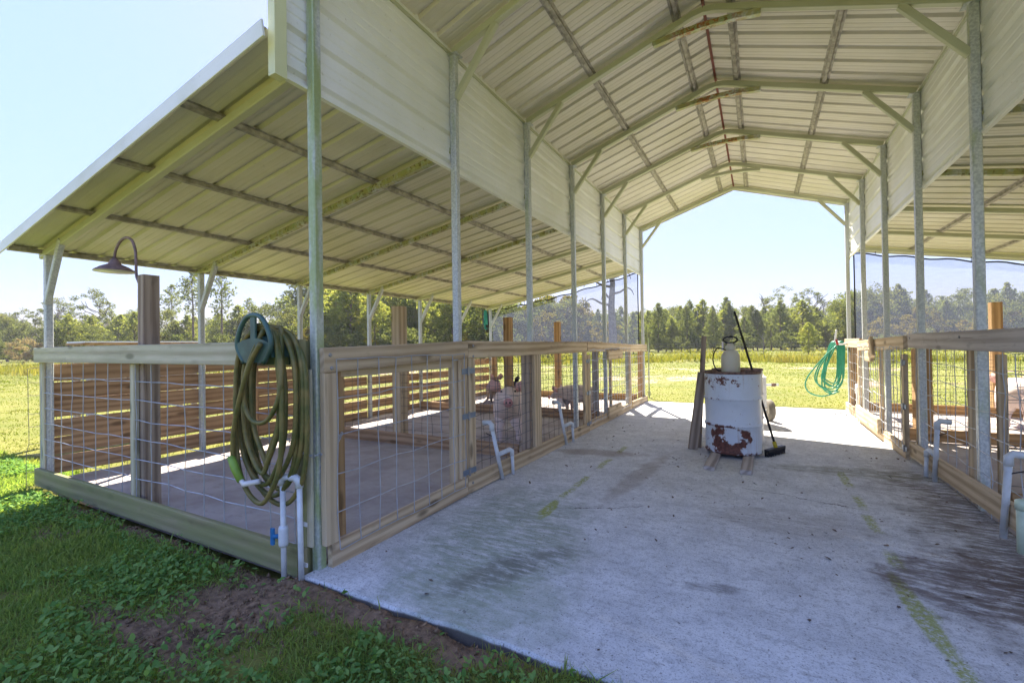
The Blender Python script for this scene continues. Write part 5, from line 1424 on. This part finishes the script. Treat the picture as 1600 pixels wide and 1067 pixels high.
# middle: mixed with a dead tree
row(['oak', 'yellow', 'pine'], 790, 900, 8, 46, 60, 462, 485, 'left of the dead tree')
row(['pine', 'young', 'pine'], 890, 1010, 9, 48, 62, 478, 500, 'behind the dead tree')
tree('yellow', 945, 44, 498, label='small yellowing tree at the foot of the dead tree'); tree('yellow', 855, 42, 490, label='small yellowing tree behind the left shade cloth')
row(['pine', 'oak'], 780, 1010, 12, 66, 80, 480, 500, 'far behind the dead tree')
# right of centre: pine plantation across the field
row(['young', 'pine', 'pine'], 1005, 1335, 26, 58, 66, 468, 500, 'in the front of the plantation behind the drum')
row(['pine', 'oak'], 1000, 1340, 18, 70, 84, 474, 500, 'at the back of the plantation behind the drum')
row(['bush'], 1000, 1330, 10, 56, 60, 516, 530, 'at the foot of the plantation behind the drum')
tree('tallbroad', 1222, 74, 448, label='tall ragged dark tree rising above the pines right of the drum')
tree('tallbroad', 1262, 76, 450, label='tall ragged tree beside the taller one above the pines')
tree('pine', 1137, 66, 466, label='tallest pine directly above the pump sprayer'); tree('pine', 1078, 66, 470, label='tall pine above the top of the leaning post'); tree('pine', 1306, 66, 470, label='tall pine just left of the far right barn post')
tree('young', 1263, 40, 506, label='small bright green pine standing alone in the field', wide=1.25)
# right: rounded oaks and pines behind the shade cloth
row(['oak', 'oak', 'tallbroad', 'pine'], 1330, 1700, 14, 52, 66, 442, 475, 'behind the right shade cloth')
row(['oak', 'yellow', 'pine'], 1330, 1700, 12, 46, 54, 470, 500, 'low behind the right shade cloth')
row(['oak', 'pine'], 1330, 1720, 14, 70, 84, 450, 480, 'far behind the right shade cloth')
row(['bush'], 1330, 1700, 7, 42, 46, 512, 525, 'at the wood edge behind the right shade cloth')
# beyond them the woods close up into one mass
n = 60000
x, y, d = fan(n, -260, 1860, 84, 104)
z = np.abs(rng.normal(0, 1, n)) * (1.6 + 2.6 * fbm(x, y, 0.12, 51)); z = np.minimum(z, 4.6)
leaves('distant_woods', x, y, z, rng.uniform(0.5, 1.1, n), 'oak', 0.9)

# dead tree seen through the left shade cloth
dt = thing('dead_tree', 'grey leafless tree with crooked limbs behind the left shade cloth', 'dead tree', at(957, 40))
dp = at(957, 40)
mb = MB()
mb.tube([dp + Vector(v) for v in ((0, 0, -0.2), (0.05, 0, 2.0), (-0.05, 0, 4.5), (0.1, 0, 6.5), (0.0, 0, 8.2), (0.15, 0, 9.6))], [0.42, 0.34, 0.28, 0.22, 0.14, 0.04], 10)
mb.build('trunk', M['bark_grey'], dt, True)
for z, a, L in ((4.6, 3.1, 2.2), (5.6, 0.3, 1.9), (6.2, 3.4, 2.3), (7.0, 0.2, 1.6), (7.6, 2.9, 1.5), (8.2, 0.6, 1.2), (6.8, 1.7, 1.3), (5.2, 2.2, 1.2)):
    d_ = rt2 * math.cos(a) + Vector((fw.x, fw.y, 0)) * math.sin(a) * 0.5
    p = dp + Vector((0, 0, z)); pts = smoothpath([p, p + d_ * L * 0.4 + Vector((0, 0, 0.15)), p + d_ * L * 0.75 + Vector((0, 0, 0.55)), p + d_ * L + Vector((0, 0, 0.35)), p + d_ * L * 1.12 + Vector((0, 0, -0.1))], 3)
    MB().tube(pts, [0.13 - 0.11 * k / (len(pts) - 1) for k in range(len(pts))], 6).build('limb', M['bark_grey'], dt, True)
# bare sapling in the field
sp_ = at(1192, 36)
sg = thing('sapling', 'thin leafless sapling by the field fence right of the drum', 'sapling', sp_)
mb = MB(); mb.tube([sp_ + Vector((0, 0, -0.1)), sp_ + Vector((0.03, 0, 0.9)), sp_ + Vector((0, 0, 1.9))], [0.035, 0.03, 0.01], 6)
for a, z in ((0.2, 0.9), (2.9, 1.0), (0.5, 1.3), (2.5, 1.4), (1.5, 1.2)): mb.tube([sp_ + Vector((0, 0, z)), sp_ + rt2 * math.cos(a) * 0.45 + Vector((0, 0, z + 0.55))], [0.018, 0.006], 5)
mb.build('stem', M['bark_grey'], sg)

# ------------------------------------------------------------------ haze box added to veil and lighten the far trees
hz = MB().box(-190, 190, -25, 150, -1.6, 19).build('haze', bpy.data.materials.new('haze'))
hz['kind'] = 'stuff'
hm = hz.data.materials[0]; hm.use_nodes = True; hn = hm.node_tree; hn.nodes.clear()
ho = hn.nodes.new('ShaderNodeOutputMaterial'); hv = hn.nodes.new('ShaderNodeVolumePrincipled')
hv.inputs['Color'].default_value = (0.9, 0.92, 0.95, 1); hv.inputs['Density'].default_value = 0.0005; hv.inputs['Anisotropy'].default_value = 0.2
hn.links.new(hv.outputs[0], ho.inputs['Volume'])
